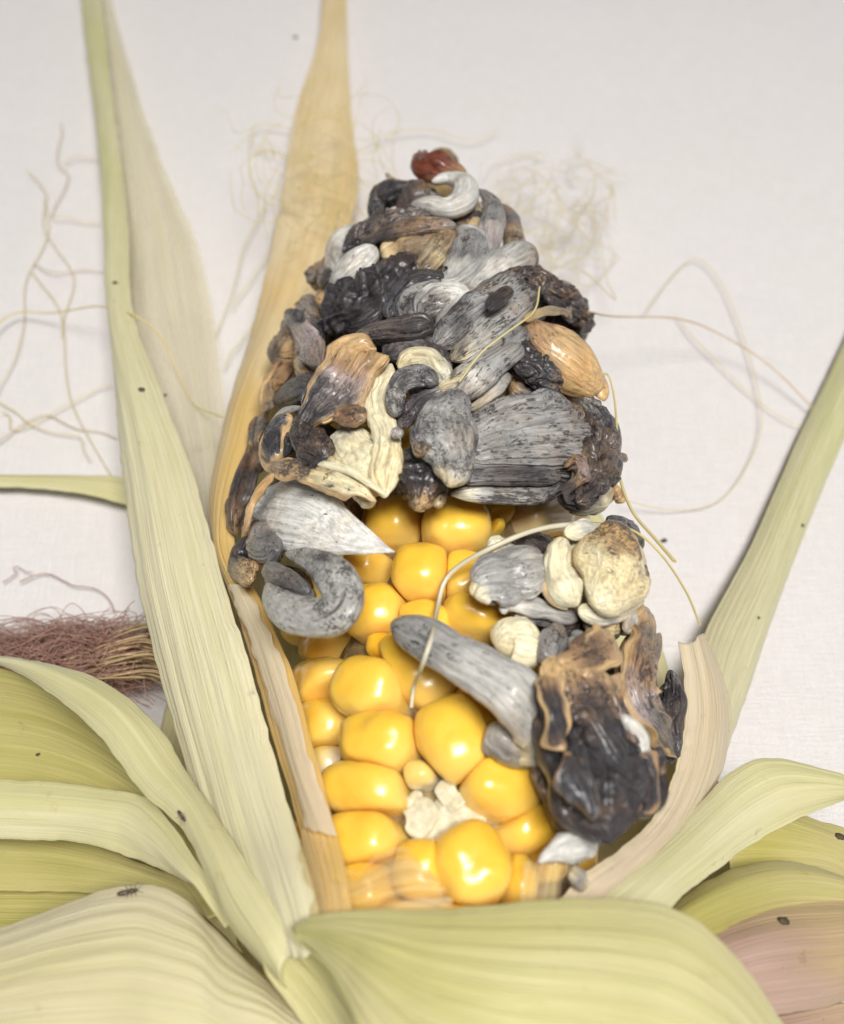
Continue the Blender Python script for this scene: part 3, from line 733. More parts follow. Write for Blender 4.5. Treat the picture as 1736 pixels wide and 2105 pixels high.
G('E', [(680, 420, 16), (655, 520, 16), (650, 640, 18), (700, 740, 18), (800, 790, 14)], 'CcTc', .1, h=.75)
G('E', [(900, 890, 66), (1030, 880, 70), (1160, 860, 60), (1220, 830, 36)], 'TcCw', .25, h=.55, t=.6, lump=.35, lf=4)
G('E', [(1160, 930, 30), (1180, 860, 46), (1200, 800, 26)], 'wWw', .1, h=.75)
# brown and black right gall
G('G', [(1120, 10, 30), (1120, 90, 80), (1090, 220, 118), (1050, 350, 130), (1040, 470, 128), (1070, 590, 110), (1140, 700, 90), (1220, 800, 76), (1270, 900, 40)], 'OTtBtPSSD', [.1, .35, .6, .55, .6, .7], h=.80, t=.34, ridge=.30, rk=4.2, rim='T', ruffle=.14, stretch=.05, nu=120, nv=110, label='brown leathery flap-shaped gall')
G('G', [(1250, 380, 36), (1270, 480, 66), (1260, 600, 84), (1250, 720, 80), (1270, 840, 60), (1250, 960, 40)], 'gDKDSD', .75, h=.5, t=.7, ridge=.2, wrinkle=.08)
G('G', [(640, 290, 120), (640, 400, 205), (690, 560, 240), (730, 720, 240), (800, 860, 255), (845, 1000, 310), (850, 1130, 325), (855, 1260, 255), (870, 1370, 165), (885, 1455, 80)],
  'TTtBKKDKBK', [.25, .4, .6, .8, .85, .85, .85], h=1.05, t=.34, ridge=.26, rk=6.5, ruffle=.14, rim=None, lump=.12, wrinkle=.05, crease=.5, folds=2, stretch=.035, nu=170, nv=150, grow=1.0, irr=.25, groove=.35, stain=.2, label='large glossy black gall with tan frilled top')
G('G', [(560, 330, 60), (680, 310, 95), (790, 270, 118), (860, 220, 100), (900, 165, 44)], 'TtBtT', [.3, .6, .5, .2], h=1.15, t=.4, ridge=.2, rk=4.5, ruffle=.12, stretch=.05, rim='T', stain=.2, grow=1.0)
G('G', [(860, 430, 36), (900, 500, 62), (920, 600, 56), (900, 680, 36)], 'tTtB', .45, h=1.1, t=.3, ruffle=.16, stain=.3)
G('G', [(950, 660, 26), (1010, 720, 44), (1070, 800, 48), (1090, 880, 36), (1130, 860, 14)], 'wWWWC', .1, h=1.15, t=.8, irr=0, lump=.05, groove=0, stain=0, label='white sliver between dark galls')
G('G', [(1180, 850, 20), (1200, 940, 34), (1190, 1020, 26)], 'DKT', .6, h=1.2, lump=.4)
G('G', [(440, 1565, 14), (520, 1510, 50), (620, 1470, 82), (720, 1450, 90), (800, 1480, 56)], 'WWWwW', .05, h=.55, t=.6, ridge=.08, stain=0, label='white petal-shaped gall at the foot of the black gall')
G('G', [(430, 900, 36), (470, 1010, 62), (520, 1140, 66), (560, 1280, 56), (620, 1360, 36)], 'tTtBt', .25, h=.25, t=.6)
G('G', [(640, 1600, 40), (690, 1660, 56), (740, 1720, 40)], 'cwc', .1, h=.2, t=.5, lump=.4, lf=4, label='translucent torn scrap')

G('G', [(500, 400, 40), (510, 540, 66), (560, 720, 66), (600, 880, 44)], 'tBKKt', [.4, .7, .8, .5], h=1.22, t=.3, ridge=.2, rk=4.5, ruffle=.18, rim='T', stain=.2, stretch=.04)
G('G', [(740, 600, 60), (810, 740, 92), (900, 880, 84), (980, 1010, 46)], 'tBKKD', .8, h=1.30, t=.3, ridge=.25, rk=5, ruffle=.18, stain=.2, stretch=.04)
G('G', [(610, 880, 50), (660, 1010, 92), (720, 1160, 96), (780, 1300, 56)], 'BKSKD', .75, h=1.28, t=.28, ridge=.3, rk=6, ruffle=.14, rim='t', stain=.1, stretch=.03)
G('G', [(1050, 900, 36), (1110, 1030, 66), (1100, 1170, 60), (1030, 1290, 36)], 'KDSKt', .7, h=1.15, t=.3, ridge=.25, rk=5, ruffle=.18, rim='t', stain=.1)
# pith in the gap where kernels are missing
def pith(win, pts, h):
    o = gall(win, pts, 'WWC', .0, h=h, t=.30, lump=.22, lf=4.5, ridge=.15, rk=4, ruffle=.05, crease=0, e0=.1, e1=.1, groove=.1, folds=0, stain=0, grow=.9, name='pith')
    o.data.materials[0] = M_PITH
    return o
pith('I', [(900, 1640, 18), (925, 1665, 40), (960, 1690, 42), (1000, 1705, 24)], -0.53)
pith('I', [(895, 1620, 12), (930, 1635, 26), (950, 1660, 20)], -0.43)
pith('I', [(845, 1720, 20), (865, 1690, 34), (870, 1660, 26), (862, 1640, 8)], -0.43)
pith('I', [(830, 1670, 14), (850, 1650, 20), (856, 1625, 8)], -0.48)
pith('I', [(870, 1735, 20), (900, 1705, 26), (930, 1700, 18)], -0.53)

# ------------------------------------------------------------------ husk leaves
def P3(q):
    """(px, py, z) on a level plane, or (px, py, 's', off) just above the ear"""
    if len(q) == 4: return onear(q[0], q[1], q[3])
    return atz(*q)

def leaf(e0, e1, mat, bulge=0.0, nu=110, nv=110, vein=.008, vf=5.0, jag=.018, wob=.04, label=None, parent=None, name='husk_leaf', thick=.016, cross=None, curl=0.0, rib=.0055):
    GI[0] += 1
    sd = GI[0] * 17
    A = spline([P3(q) for q in e0], nu)
    B = spline([P3(q) for q in e1], nu)
    v = np.linspace(0, 1, nv)[None, :, None]
    u = np.linspace(0, 1, nu)
    V = A[:, None, :] * (1 - v) + B[:, None, :] * v
    T = unit(np.gradient(V, axis=0)); S = unit(np.gradient(V, axis=1))
    N = unit(np.cross(T, S))
    N = N * np.sign((N * (CAM - V)).sum(-1, keepdims=True))
    wid = np.linalg.norm(A - B, axis=1)
    vc = wid[:, None] * v[..., 0]
    arc = np.concatenate([[0], np.cumsum(np.linalg.norm(np.diff((A + B) / 2, axis=0), axis=1))])
    prof = 4 * v[..., 0] * (1 - v[..., 0])
    bl = np.asarray(bulge) if np.ndim(bulge) == 0 else np.interp(u, np.linspace(0, 1, len(bulge)), bulge)[:, None]
    V = V + N * (bl * prof)[..., None]
    if curl:
        V = V - N * (curl * np.clip(np.abs(v[..., 0] - .5) * 2 - .6, 0, 1) ** 2 * 6)[..., None]
    c = np.stack([arc[:, None] * .22 + 0 * vc, vc * vf * .5, 0 * vc + sd], -1)
    rid = 1 - 2 * np.abs(fbm(c, sd, 3))
    c2 = np.stack([arc[:, None] * .12 + 0 * vc, vc * vf * 1.6, 0 * vc + sd + 9], -1)
    V = V + N * (vein * rid + vein * .6 * vn(c2, sd + 1))[..., None]
    V = V + N * (wob * fbm(np.stack([arc[:, None] * .5 + 0 * vc, vc * .8, 0 * vc + sd], -1), sd + 2, 2))[..., None]
    wn = float(np.mean(wid)) * v[..., 0] + 0 * vc
    ribn = vn(np.stack([arc[:, None] * .15 + 0 * vc, wn * 1.3, 0 * vc + sd], -1), sd + 12)
    rb = np.sin(2 * np.pi * 5.5 * wn + 3.0 * ribn)
    V = V + N * (rib * np.abs(rb) ** .7 * np.sign(rb) * (.75 + .5 * ribn))[..., None]
    if jag:
        side = S * ((v - .5) * 2) ** 3
        V = V + side * (jag * fbm(np.stack([arc[:, None] * 4 + 0 * vc, np.sign(vc - wid[:, None] / 2) * 3, 0 * vc + sd], -1), sd + 3, 3))[..., None]
        en = np.clip(1 - u / .12, 0, 1) ** 2 - np.clip((u - .88) / .12, 0, 1) ** 2
        V = V - T * (jag * 2.2 * en[:, None] * fbm(np.stack([vc * 5, 0 * vc + np.sign(u - .5)[:, None] * 4, 0 * vc + sd], -1), sd + 4, 3))[..., None]
    luv = np.stack([arc[:, None] + 0 * vc + sd, wn + sd, 0 * vc], -1).reshape(-1, 3)
    o = mesh_obj(name, V.reshape(-1, 3), grid_faces(nu, nv), LF[mat], parent or EAR, {'luv': luv, 'ln': np.repeat(u, nv)})
    if label: o['label'] = label
    if thick:
        m = o.modifiers.new('thickness', 'SOLIDIFY')
        m.thickness = thick * CM
        m.offset = 0
    return o

# bed of outer husk under the ear
leaf([(200, 2300, .5), (250, 1900, .25), (330, 1500, .2), (450, 1100, .2), (620, 700, .2)], [(1600, 2300, .5), (1560, 1900, .25), (1420, 1500, .2), (1260, 1100, .2), (1000, 700, .2)], 'pale', bulge=-.05, label='outer husk leaf lying flat under the ear')
# long left leaf
L1 = leaf([(160, -60, .4), (190, 200, .8), (214, 450, 1.3), (226, 650, 1.8), (236, 800, 2.2), (250, 950, 2.6), (272, 1130, 3.0), (300, 1270, 3.2), (340, 1420, 3.3), (392, 1600, 3.5), (440, 1760, 3.8), (485, 1890, 4.3), (545, 1985, 4.6)],
     [(200, -60, .5), (232, 200, 1.0), (262, 450, 1.6), (276, 640, 2.2), (330, 800, 2.7), (388, 950, 3.1), (432, 1100, 3.5), (466, 1220, 3.8), (512, 1360, 4.1), (548, 1500, 4.3), (602, 1680, 4.8), (648, 1830, 5.4), (668, 1960, 5.6)], 'main',
     bulge=[.05, .1, .1, .25, .35, .35, .3, .25, .2], nu=180, nv=130, vein=.022, vf=4.0, jag=.03, label='long pale green husk leaf peeled back on the left', wob=.06)
leaf([(205, -40, .3), (235, 200, .6), (262, 450, .9), (275, 650, 1.2), (325, 800, 1.5), (370, 950, 1.8), (410, 1090, 2.2)],
     [(216, -40, .3), (300, 240, .5), (395, 475, .8), (438, 640, 1.1), (462, 850, 1.5), (470, 950, 1.8), (460, 1090, 2.4)], 'film', bulge=.15, label='thin translucent membrane beside the long leaf', thick=0, wob=.1, jag=.06)
# orange inner husk
L2 = leaf([(668, -60, .5), (655, 80, .7), (608, 230, 1.0), (578, 420, 1.5), (528, 640, 2.0), (480, 800, 2.4), (448, 930, 2.7), (432, 1040, 2.9), (448, 1140, 3.2), (480, 1240, 3.6), (520, 1370, 4.0), (556, 1500, 4.3), (604, 1660, 4.7), (650, 1830, 5.2), (664, 1930, 5.4)],
     [(712, -60, .5), (714, 80, .6), (722, 230, .8), (735, 400, 1.1), (660, 600, 1.6), (588, 760, 2.5), (535, 900, 3.2), (496, 1030, 3.5), (486, 1130, 3.6), (538, 1240, 4.0), (600, 1380, 4.4), (640, 1520, 4.8), (678, 1660, 5.15), (716, 1820, 5.6), (724, 1930, 5.6)], 'orange',
     bulge=[0, .1, .15, .3, .35, .2, .12, .1], nu=200, nv=80, vein=.014, vf=6, label='orange translucent inner husk leaf along the left of the ear', jag=.02)
leaf([(470, 1205, 3.9), (508, 1300, 4.15), (545, 1420, 4.4), (572, 1500, 4.6), (600, 1600, 4.85), (630, 1700, 5.2)], [(500, 1200, 4.0), (560, 1310, 4.45), (600, 1420, 4.75), (622, 1510, 4.95), (654, 1610, 5.2), (690, 1715, 5.45)], 'ribbon', bulge=.08, nu=80, nv=50, vein=.012, vf=9, jag=.06, parent=L2, name='torn_strip', thick=0)
leaf([(610, 1730, 5.3), (630, 1830, 5.5), (640, 1930, 5.6)], [(662, 1725, 5.5), (712, 1830, 5.75), (730, 1930, 5.7)], 'skin', bulge=.05, nu=50, nv=40, jag=.14, parent=L2, name='torn_strip', thick=0)
# membranes over the lowest kernels
leaf([(705, 1800, 's', .34), (740, 1790, 's', .36), (790, 1750, 's', .36), (830, 1738, 's', .34), (852, 1760, 's', .30)], [(690, 1900, 's', .3), (750, 1900, 's', .34), (810, 1900, 's', .36), (880, 1890, 's', .34), (920, 1880, 's', .3)], 'skin', bulge=.05, nu=60, nv=50, jag=.10, vein=.02, label='torn orange membrane over the lowest kernels', name='membrane', thick=0)
leaf([(1085, 1770, 's', .25), (1070, 1820, 's', .25), (1060, 1875, 's', .22)], [(1168, 1775, 's', .35), (1160, 1820, 's', .35), (1150, 1875, 's', .3)], 'skin', bulge=.08, nu=50, nv=40, jag=.08, vein=.02, vf=7, name='membrane', thick=0)
# right leaves
leaf([(1790, 590, .1), (1700, 780, .12), (1640, 905, .16), (1545, 1120, .35), (1455, 1290, .8), (1420, 1420, 1.4), (1400, 1600, 1.8)], [(1790, 780, .1), (1720, 940, .12), (1690, 1010, .15), (1610, 1210, .3), (1545, 1400, .85), (1495, 1545, 1.3), (1440, 1700, 1.7)], 'main', bulge=.25, nu=120, nv=80, label='straight pale green husk leaf on the right')
leaf([(1390, 1325, 3.5), (1402, 1400, 3.5), (1405, 1490, 3.6), (1385, 1590, 3.8), (1340, 1680, 4.2), (1262, 1750, 4.7), (1190, 1800, 5.0), (1140, 1860, 5.0)], [(1452, 1310, 2.6), (1486, 1400, 2.6), (1492, 1490, 2.7), (1478, 1590, 3.0), (1425, 1690, 3.4), (1350, 1780, 3.9), (1270, 1850, 4.4), (1200, 1910, 4.6)], 'ribbon',
     bulge=.15, nu=120, nv=80, vein=.014, vf=6, jag=.05, label='curling tan husk ribbon around the black gall')
leaf([(1440, 1310, 2.4), (1470, 1360, 2.4), (1490, 1430, 2.4), (1495, 1500, 2.5)], [(1462, 1325, 2.1), (1490, 1400, 2.1), (1505, 1450, 2.1), (1500, 1520, 2.2)], 'film', nu=40, nv=20, jag=.05, thick=0, name='torn_strip')
leaf([(1190, 1850, 4.9), (1270, 1800, 4.6), (1360, 1730, 4.1), (1440, 1650, 3.7), (1500, 1592, 3.5), (1560, 1560, 3.4), (1640, 1568, 3.2), (1740, 1595, 3.0), (1830, 1630, 2.6)], [(1330, 1930, 4.8), (1390, 1855, 4.4), (1470, 1790, 4.0), (1545, 1735, 3.6), (1600, 1705, 3.4), (1650, 1680, 3.2), (1700, 1660, 3.0), (1760, 1638, 2.8), (1830, 1632, 2.6)], 'pale',
     bulge=[.05, .12, .14, .10, .03], nu=130, nv=90, vein=.008, label='broad pale husk leaf bent to the right', curl=.02)
leaf([(1450, 1600, 2.6), (1560, 1640, 2.4), (1660, 1680, 2.2), (1800, 1720, 2.0)], [(1500, 1820, 2.4), (1600, 1800, 2.2), (1700, 1800, 2.0), (1800, 1860, 1.6)], 'green', bulge=.2, nu=70, nv=60, label='yellow-green husk leaf tucked under the broad right leaf')
leaf([(1320, 1930, 4.0), (1400, 1850, 3.8), (1500, 1790, 3.5), (1600, 1770, 3.2), (1700, 1790, 2.9), (1820, 1840, 2.5)], [(1350, 2000, 4.2), (1450, 1930, 3.9), (1560, 1890, 3.5), (1650, 1875, 3.2), (1740, 1880, 2.9), (1820, 1900, 2.6)], 'green', bulge=.25, nu=90, nv=60, label='green-streaked husk leaf above the pinkish one')
leaf([(1350, 1960, 3.8), (1450, 1900, 3.6), (1560, 1860, 3.4), (1660, 1850, 3.2), (1760, 1850, 3.0), (1830, 1860, 2.8)], [(1450, 2160, 4.0), (1540, 2100, 3.7), (1620, 2085, 3.5), (1700, 2070, 3.2), (1770, 2045, 3.0), (1830, 2020, 2.8)], 'pink', bulge=.3, nu=90, nv=80, vein=.008, label='pinkish brown stained husk leaf')
leaf([(1500, 2110, 2.6), (1650, 2080, 2.4), (1830, 2040, 2.0)], [(1560, 2280, 2.6), (1700, 2260, 2.2), (1830, 2240, 1.8)], 'pink', bulge=.1, nu=60, nv=50)
# front leaf folded over the foot of the ear
leaf([(600, 1905, 5.7), (640, 1885, 5.85), (740, 1872, 6.0), (880, 1872, 6.1), (1020, 1860, 6.15), (1160, 1848, 6.1), (1280, 1850, 6.0), (1380, 1866, 5.9), (1450, 1905, 5.8), (1520, 1975, 5.6), (1580, 2060, 5.4), (1625, 2140, 5.2), (1660, 2240, 5.0)],
     [(606, 1925, 5.72), (662, 1972, 5.8), (706, 2040, 5.9), (742, 2122, 6.0), (800, 2230, 6.0), (900, 2320, 6.0), (1000, 2350, 5.9), (1100, 2370, 5.8), (1200, 2370, 5.6), (1300, 2370, 5.4), (1400, 2370, 5.2), (1500, 2370, 4.8), (1580, 2370, 4.6)], 'front',
     bulge=[.0, .12, .3, .45, .5, .45, .35, .2], nu=150, nv=200, vein=.009, vf=3.2, rib=.0065, label='broad husk leaf folded over the foot of the ear')
leaf([(599, 1904, 5.68), (610, 1930, 5.70), (666, 1976, 5.76), (709, 2042, 5.86), (745, 2123, 5.95), (803, 2231, 5.95)], [(540, 1968, 5.15), (552, 2004, 5.0), (592, 2060, 4.9), (640, 2125, 4.8), (690, 2190, 4.7), (740, 2270, 4.6)], 'front', bulge=-.22, nu=80, nv=60, label='shaded folded flank of the front husk leaf')
# left pile
leaf([(-60, 1340, 2.6), (60, 1358, 3.0), (150, 1378, 3.3), (230, 1412, 3.5), (320, 1490, 3.7), (390, 1595, 4.0), (450, 1685, 4.4), (520, 1795, 4.9), (575, 1880, 5.2), (610, 1950, 5.3)],
     [(-60, 1352, 2.5), (30, 1378, 2.9), (110, 1430, 3.3), (200, 1508, 3.7), (290, 1625, 4.0), (372, 1700, 4.3), (420, 1790, 4.6), (470, 1900, 4.8), (540, 1980, 5.0), (590, 2030, 5.0)], 'pale', bulge=.18, nu=140, nv=80, vein=.007, label='pale husk leaf twisting away to the left')
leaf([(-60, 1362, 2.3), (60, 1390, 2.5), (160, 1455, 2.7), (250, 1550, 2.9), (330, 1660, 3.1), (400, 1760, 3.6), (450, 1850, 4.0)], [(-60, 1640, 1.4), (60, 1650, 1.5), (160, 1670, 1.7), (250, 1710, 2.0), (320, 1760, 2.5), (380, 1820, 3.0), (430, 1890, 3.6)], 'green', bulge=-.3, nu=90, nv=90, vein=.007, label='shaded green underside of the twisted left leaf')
leaf([(-60, 1602, 3.0), (60, 1606, 3.1), (160, 1614, 3.2), (250, 1628, 3.3), (300, 1640, 3.4), (350, 1690, 3.7), (400, 1765, 4.1), (440, 1822, 4.2), (490, 1890, 4.2)], [(-60, 1722, 2.8), (60, 1726, 2.9), (150, 1731, 3.0), (220, 1746, 3.2), (280, 1766, 3.4), (340, 1790, 3.7), (390, 1815, 4.0), (430, 1838, 4.1), (480, 1905, 4.1)], 'pale', bulge=.18, nu=110, nv=80, label='narrow pale husk leaf with grey smudges')
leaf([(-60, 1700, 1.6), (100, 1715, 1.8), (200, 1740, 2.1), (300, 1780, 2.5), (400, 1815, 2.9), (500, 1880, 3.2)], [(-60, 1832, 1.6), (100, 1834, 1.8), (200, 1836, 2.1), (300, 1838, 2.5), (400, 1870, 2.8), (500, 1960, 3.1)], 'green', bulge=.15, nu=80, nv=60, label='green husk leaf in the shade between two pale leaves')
leaf([(-60, 1825, 1.2), (100, 1825, 1.4), (250, 1830, 1.8), (380, 1850, 2.2)], [(-60, 1960, 1.2), (100, 1960, 1.4), (250, 1960, 1.8), (380, 1950, 2.2)], 'green', bulge=.1, nu=60, nv=50)
leaf([(-60, 1925, 3.6), (40, 1895, 3.8), (140, 1855, 4.0), (230, 1826, 4.2), (310, 1818, 4.3), (380, 1850, 4.4), (440, 1910, 4.4), (510, 1980, 4.5), (600, 2060, 4.5), (680, 2120, 4.5)], [(-60, 2260, 3.8), (60, 2270, 4.0), (160, 2280, 4.1), (260, 2290, 4.2), (360, 2300, 4.4), (460, 2300, 4.5), (560, 2300, 4.6), (660, 2300, 4.5), (760, 2290, 4.5), (820, 2280, 4.5)], 'cream',
     bulge=[.35, .45, .5, .45, .3], nu=130, nv=200, vein=.007, vf=3.2, label='wide pale husk leaf in the lower left', curl=.03)
leaf([(-60, 976, .32), (60, 976, .32), (160, 977, .35), (260, 982, .4), (340, 1000, .5)], [(-60, 1000, .32), (60, 1003, .32), (160, 1014, .35), (260, 1038, .4), (340, 1070, .5)], 'pale', bulge=.06, nu=60, nv=30, label='thin yellow husk strip crossing behind the long left leaf')

# stalk at the foot
nu, nv = 40, 40
ys = np.linspace(-12.5, -8.6, nu)
A = axis_at(ys); A[:, 2] = np.linspace(2.0, 3.1, nu)
rs = np.interp(ys, [-12.5, -12.45, -10, -8.6], [.05, .75, .85, 1.5])
th = np.linspace(0, 2 * np.pi, nv, endpoint=False)
V = np.stack([A[:, 0, None] + rs[:, None] * np.cos(th), A[:, 1, None] + 0 * th, A[:, 2, None] + rs[:, None] * np.sin(th)], -1).reshape(-1, 3)
V += unit(V - np.repeat(A, nv, 0)) * (.05 * fbm(V * 2, 21, 2))[:, None]
luv = V.copy(); luv[:, [0, 1]] = V[:, [1, 0]]
mesh_obj('stalk', V, grid_faces(nu, nv, True)[:, ::-1], LF['green'], EAR, {'luv': luv, 'ln': 0 * V[:, 0]})

# ------------------------------------------------------------------ silk
def strand_geo(pts, r0, r1, n=60, m=5, flat=1.0, wig=0.0, sd=0):
    P = spline(pts, n)[:, :3]
    if wig:
        s = np.linspace(0, 1, n)[:, None] * 3.2
        k = np.arange(3)[None, :] * 11.3 + sd * 1.7
        P = P + wig * np.stack([vn(np.stack([s[:, 0], 0 * s[:, 0] + j * 5.1, 0 * s[:, 0] + sd], -1), sd + j) for j in range(3)], -1) * np.array([1, 1, .4])
        P[:, 2] = np.maximum(P[:, 2], .02)
    T = unit(np.gradient(P, axis=0))
    N = np.array([0.1, -.4, 1.0]) + 0 * T
    N = unit(N - T * (N * T).sum(1, keepdims=True))
    B = np.cross(T, N)
    r = np.linspace(r0, r1, n)[:, None]
    a = np.linspace(0, 2 * np.pi, m, endpoint=False)
    V = P[:, None, :] + B[:, None, :] * (r * np.cos(a))[..., None] * flat + N[:, None, :] * (r * np.sin(a))[..., None]
    return V.reshape(-1, 3), grid_faces(n, m, True)

def strand(pts, r=.02, mat=M_SILK, flat=1.0, wig=.0, label=None, r1=None):
    GI[0] += 1
    V, F = strand_geo([P3(q) for q in pts], r, r1 or r * .8, flat=flat, wig=wig, sd=GI[0])
    o = mesh_obj('silk_strand', V, F, mat, EAR)
    if label: o['label'] = label
    return o

def tuft(lists, mat, label, r=.014, wig=.25):
    VV, FF, k = [], [], 0
    for pts in lists:
        GI[0] += 1
        V, F = strand_geo(pts, r, r * .6, n=44, m=4, wig=wig, sd=GI[0])
        VV.append(V); FF.append(F + k); k += len(V)
    o = mesh_obj('silk_tuft', np.vstack(VV), np.vstack(FF), mat, EAR)
    o['kind'] = 'stuff'
    o['label'] = label
    return o

strand([(1262, 1082, 's', .95), (1180, 1078, 's', .85), (1100, 1090, 's', .75), (1020, 1122, 's', .6), (950, 1160, 's', .3), (915, 1195, 's', .12), (900, 1250, 's', .12), (888, 1310, 's', 1.15), (868, 1370, 's', 1.0), (852, 1410, 's', .15), (846, 1455, 's', .02)], .018, M_SILKW, flat=2.4, label='pale ribbon-like silk strand lying across the kernels', r1=.012)
strand([(1235, 770, 's', .95), (1252, 772, 's', 1.0), (1264, 820, 's', 1.0), (1270, 900, 's', 1.0), (1275, 980, 's', 1.0), (1300, 1050, 's', 1.2), (1345, 1105, 's', 1.5), (1388, 1155, 's', 1.8)], 0.017, label='silk strand hanging off the right edge of the ear', r1=.026)
strand([(1250, 1072, 's', .9), (1310, 1095, 's', 1.0), (1360, 1140, 's', 1.2), (1410, 1215, 's', 1.5), (1440, 1285, 's', 1.7)], .02)
strand([(1110, 590, 's', 1.25), (1098, 640, 's', 1.4), (1040, 685, 's', 1.5), (990, 725, 's', 1.4), (945, 785, 's', 1.25)], .018)
strand([(1205, 640, 's', .9), (1270, 650, 2.6), (1400, 655, 1.8), (1490, 690, 1.0), (1580, 750, .5), (1680, 850, .1)], .02, M_SILKT, wig=.05)
strand([(1190, 560, 2.2), (1260, 610, 1.0), (1240, 560, .5), (1220, 450, .1), (1180, 400, .05)], .013, wig=.1)
strand([(1330, 640, .2), (1390, 560, .1), (1440, 530, .05), (1500, 600, .05), (1560, 780, .05), (1570, 900, .05), (1500, 1020, .05), (1400, 1050, .05), (1290, 1030, .5)], .012, wig=.1)
strand([(1400, 650, .05), (1450, 720, .05), (1540, 800, .05), (1600, 850, .05), (1660, 880, .05)], .012, wig=.1)
strand([(-30, 690, .4), (30, 645, .3), (110, 645, .6), (200, 632, 1.6), (270, 645, 2.4), (330, 690, 2.2), (370, 770, 1.8), (400, 830, 1.8), (460, 858, 2.3)], .022, M_SILK, wig=.03, label='greenish silk strand crossing over the long left leaf')
for k, pts in enumerate([
    [(100, 440), (130, 340), (125, 250)], [(95, 400), (110, 480), (60, 590), (15, 760), (-20, 900)], [(100, 440), (160, 460), (230, 470)], [(130, 330), (180, 330), (230, 340)],
    [(-20, 860), (60, 870), (140, 830), (230, 800)], [(80, 560), (130, 640), (150, 760), (170, 850), (230, 960)], [(-20, 920), (90, 860), (170, 880), (240, 910)],
    [(0, 800), (80, 880), (150, 900), (190, 960)], [(300, 1010), (380, 930), (460, 900)], [(80, 540), (160, 560), (230, 560)], [(60, 360), (95, 400), (90, 470), (150, 560), (140, 680)]]):
    strand([(p[0], p[1], .04 + .03 * (k % 3)) for p in pts], .013, M_SILK if k % 3 else M_SILKT, wig=.22)
for pts in [[(600, 270), (540, 250), (520, 290), (580, 330)], [(560, 420), (500, 500), (470, 600), (440, 680)], [(580, 450), (520, 560), (480, 640)], [(450, 760), (500, 700), (540, 640)], [(760, 280), (860, 262), (960, 290), (1020, 265)]]:
    strand([(p[0], p[1], .25) for p in pts], .014, M_SILK, wig=.15)

rnd = random.Random(3)
def loopy(cx, cy, sx, sy, z0, z1, n, pull=.10):
    out = []
    for k in range(n):
        a = rnd.uniform(0, 6.28); c = rnd.uniform(-.55, .55); pts = []
        x, y = cx + rnd.gauss(0, sx * .5), cy + rnd.gauss(0, sy * .5)
        z = rnd.uniform(z0, z1)
        for j in range(9):
            c = .7 * c + rnd.uniform(-.35, .35)
            a += c
            x += 26 * math.cos(a) + (cx - x) * pull; y += 26 * math.sin(a) + (cy - y) * pull
            z = min(max(z + rnd.uniform(-.25, .25), z0), z1)
            pts.append(atz(x, y, z))
        out.append(pts)
    return out
tuft(loopy(1130, 455, 110, 110, .15, 1.8, 70), M_SILK, 'tangle of pale golden silk behind the right of the tip', r=.009, wig=.08)
tuft(loopy(670, 370, 130, 150, 1.9, 2.9, 60, .06), M_SILK, 'haze of pale golden silk over the orange leaf left of the tip', r=.009, wig=.08)
red, tan = [], []
for k in range(420):
    x0, y0 = 345 + rnd.uniform(-20, 30), 1430 + rnd.uniform(-40, 40)
    x1, y1 = 265 + rnd.uniform(-50, 50), 1345 + rnd.uniform(-50, 60)
    red.append([atz(x1, y1, rnd.uniform(.2, 1.5)), atz(x1 - 90, 1340 + rnd.gauss(8, 26), rnd.uniform(.1, 1.3)), atz(x1 - 200, 1345 + rnd.gauss(8, 25), rnd.uniform(.1, 1.2)), atz(x1 - 330, 1350 + rnd.gauss(8, 25), rnd.uniform(.1, .9))])
for k in range(70):
    a = rnd.uniform(-1, 1)
    tan.append([atz(390 + rnd.uniform(-20, 20), 1400 + 40 * a, 1.6), atz(320, 1340 + 55 * a, rnd.uniform(.8, 1.8)), atz(240, 1345 + 50 * a, rnd.uniform(.5, 1.5)), atz(165 + rnd.uniform(-40, 20), 1372 + 25 * a, rnd.uniform(.2, 1.2))])
tuft(red, M_SILKR, 'matted dark red silk tuft on the left', r=.008, wig=.55)
tuft(tan, M_SILKT, 'straight tan strands at the root of the red silk', r=.016, wig=.06)
strand([(40, 1200, .05), (90, 1178, .05), (130, 1195, .05), (160, 1215, .05), (205, 1222, .05), (225, 1260, .1)], .014, M_SILKR, wig=.12)
strand([(0, 1195, .05), (20, 1180, .05), (60, 1165, .05)], .012, M_SILKR, wig=.12)

# ------------------------------------------------------------------ crumbs and insects: loose things
def crumb(px, py, z, s, label, group):
    GI[0] += 1
    sd = GI[0]
    t_, p_ = np.linspace(0, np.pi, 9)[:, None], np.linspace(0, 2 * np.pi, 12, endpoint=False)[None, :]
    d = np.stack([np.sin(t_) * np.cos(p_), np.sin(t_) * np.sin(p_), np.cos(t_) + 0 * p_], -1).reshape(-1, 3)
    c = atz(px, py, z)
    V = c + d * (s * (1 + .5 * fbm(d * 1.8 + sd, sd, 2)))[:, None] * np.array([1.2, .9, .6])
    o = mesh_obj('crumb', V, grid_faces(9, 12, True), M_CRUMB, None)
    o['label'] = label; o['category'] = 'crumb'
    if group: o['group'] = group
    return o
def leaf_hit(px, py):
    """height of the first husk surface met along a sight line"""
    dg = bpy.context.evaluated_depsgraph_get()
    hit, loc, nrm, idx, ob, mtx = scene.ray_cast(dg, tuple(CAM * CM), tuple(unit(ray(px, py))))
    return np.array(loc) / CM
for px, py, s, lab in [(1366, 1112, .055, 'dark crumb on the cloth beside the hanging silk strand'), (608, 76, .06, 'dark speck on the cloth left of the orange leaf tip')]:
    p = leaf_hit(px, py)
    crumb(px, py, p[2] + .02, s, lab, None)
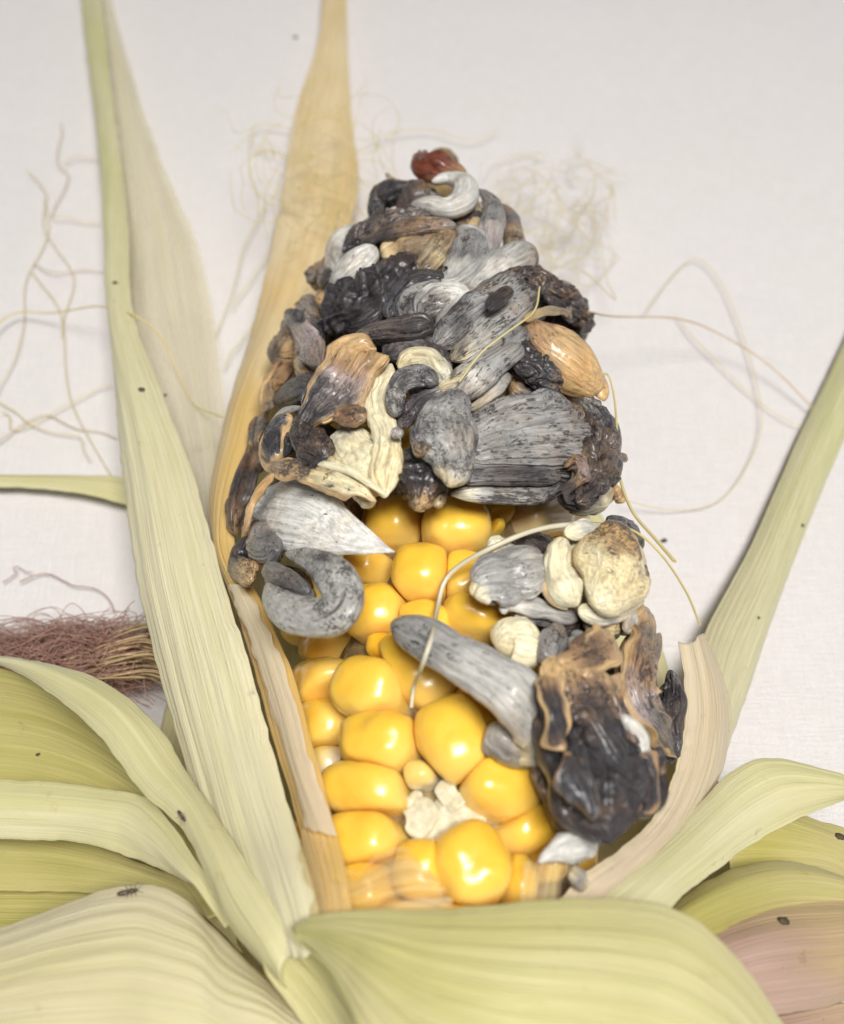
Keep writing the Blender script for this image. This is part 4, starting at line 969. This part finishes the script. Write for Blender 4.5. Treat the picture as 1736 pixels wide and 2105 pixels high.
for px, py, s, lab in [(237, 581, .05, 'dark crumb high on the green edge of the long left leaf'), (291, 801, .055, 'round black crumb midway down the long left leaf'),
                       (340, 812, .035, 'tiny brown crumb where the long left leaf meets the membrane'), (1612, 1895, .065, 'dark crumb on the pinkish brown husk leaf'),
                       (1650, 1080, .04, 'dark crumb in the middle of the straight right leaf'), (1560, 1270, .03, 'small crumb low on the straight right leaf'),
                       (78, 1551, .03, 'tiny dark crumb on the shaded green leaf at left'), (1727, 1720, .06, 'dark crumb on the leaf tucked under the broad right leaf')]:
    p = leaf_hit(px, py)
    crumb(px, py, p[2] + s * .3, s, lab, None)

def insect(px, py, ang, s, label):
    p = leaf_hit(px, py)
    root = empty('insect')
    root.location = tuple((p + np.array([0, 0, .02])) * CM)
    root.rotation_euler = (0, 0, ang)
    root['label'] = label; root['category'] = 'insect'
    def blob(name, c, r):
        t_, p_ = np.linspace(0, np.pi, 8)[:, None], np.linspace(0, 2 * np.pi, 12, endpoint=False)[None, :]
        d = np.stack([np.sin(t_) * np.cos(p_), np.sin(t_) * np.sin(p_), np.cos(t_) + 0 * p_], -1).reshape(-1, 3)
        mesh_obj(name, (np.array(c) + d * np.array(r)) * s, grid_faces(8, 12, True), M_BUG, root)
    blob('abdomen', (-.9, 0, .35), (1.0, .42, .36))
    blob('thorax', (.3, 0, .4), (.5, .4, .38))
    blob('head', (.95, 0, .35), (.28, .3, .28))
    for y in (-1, 1):
        for x in (-.1, .3, .7):
            V, F = strand_geo([(x, y * .25, .35), (x + (x - .3) * .8, y * .75, .55), (x + (x - .3) * 1.6, y * 1.2, -.1)], .06, .03, n=10, m=4)
            mesh_obj('leg', V * s, F, M_BUG, root)
        V, F = strand_geo([(1.1, y * .12, .4), (1.6, y * .35, .6), (2.1, y * .7, .6)], .04, .02, n=10, m=4)
        mesh_obj('antenna', V * s, F, M_BUG, root)
bpy.context.view_layer.update()
insect(268, 1836, .2, .085, 'tiny dark insect standing on the wide lower left husk leaf')
insect(376, 1682, -.9, .06, 'tiny brown insect at the bend of the narrow pale leaf')

tri = sum(len(o.data.polygons) for o in scene.objects if o.type == 'MESH') * 2
print('objects', len(scene.objects), 'tris', tri)
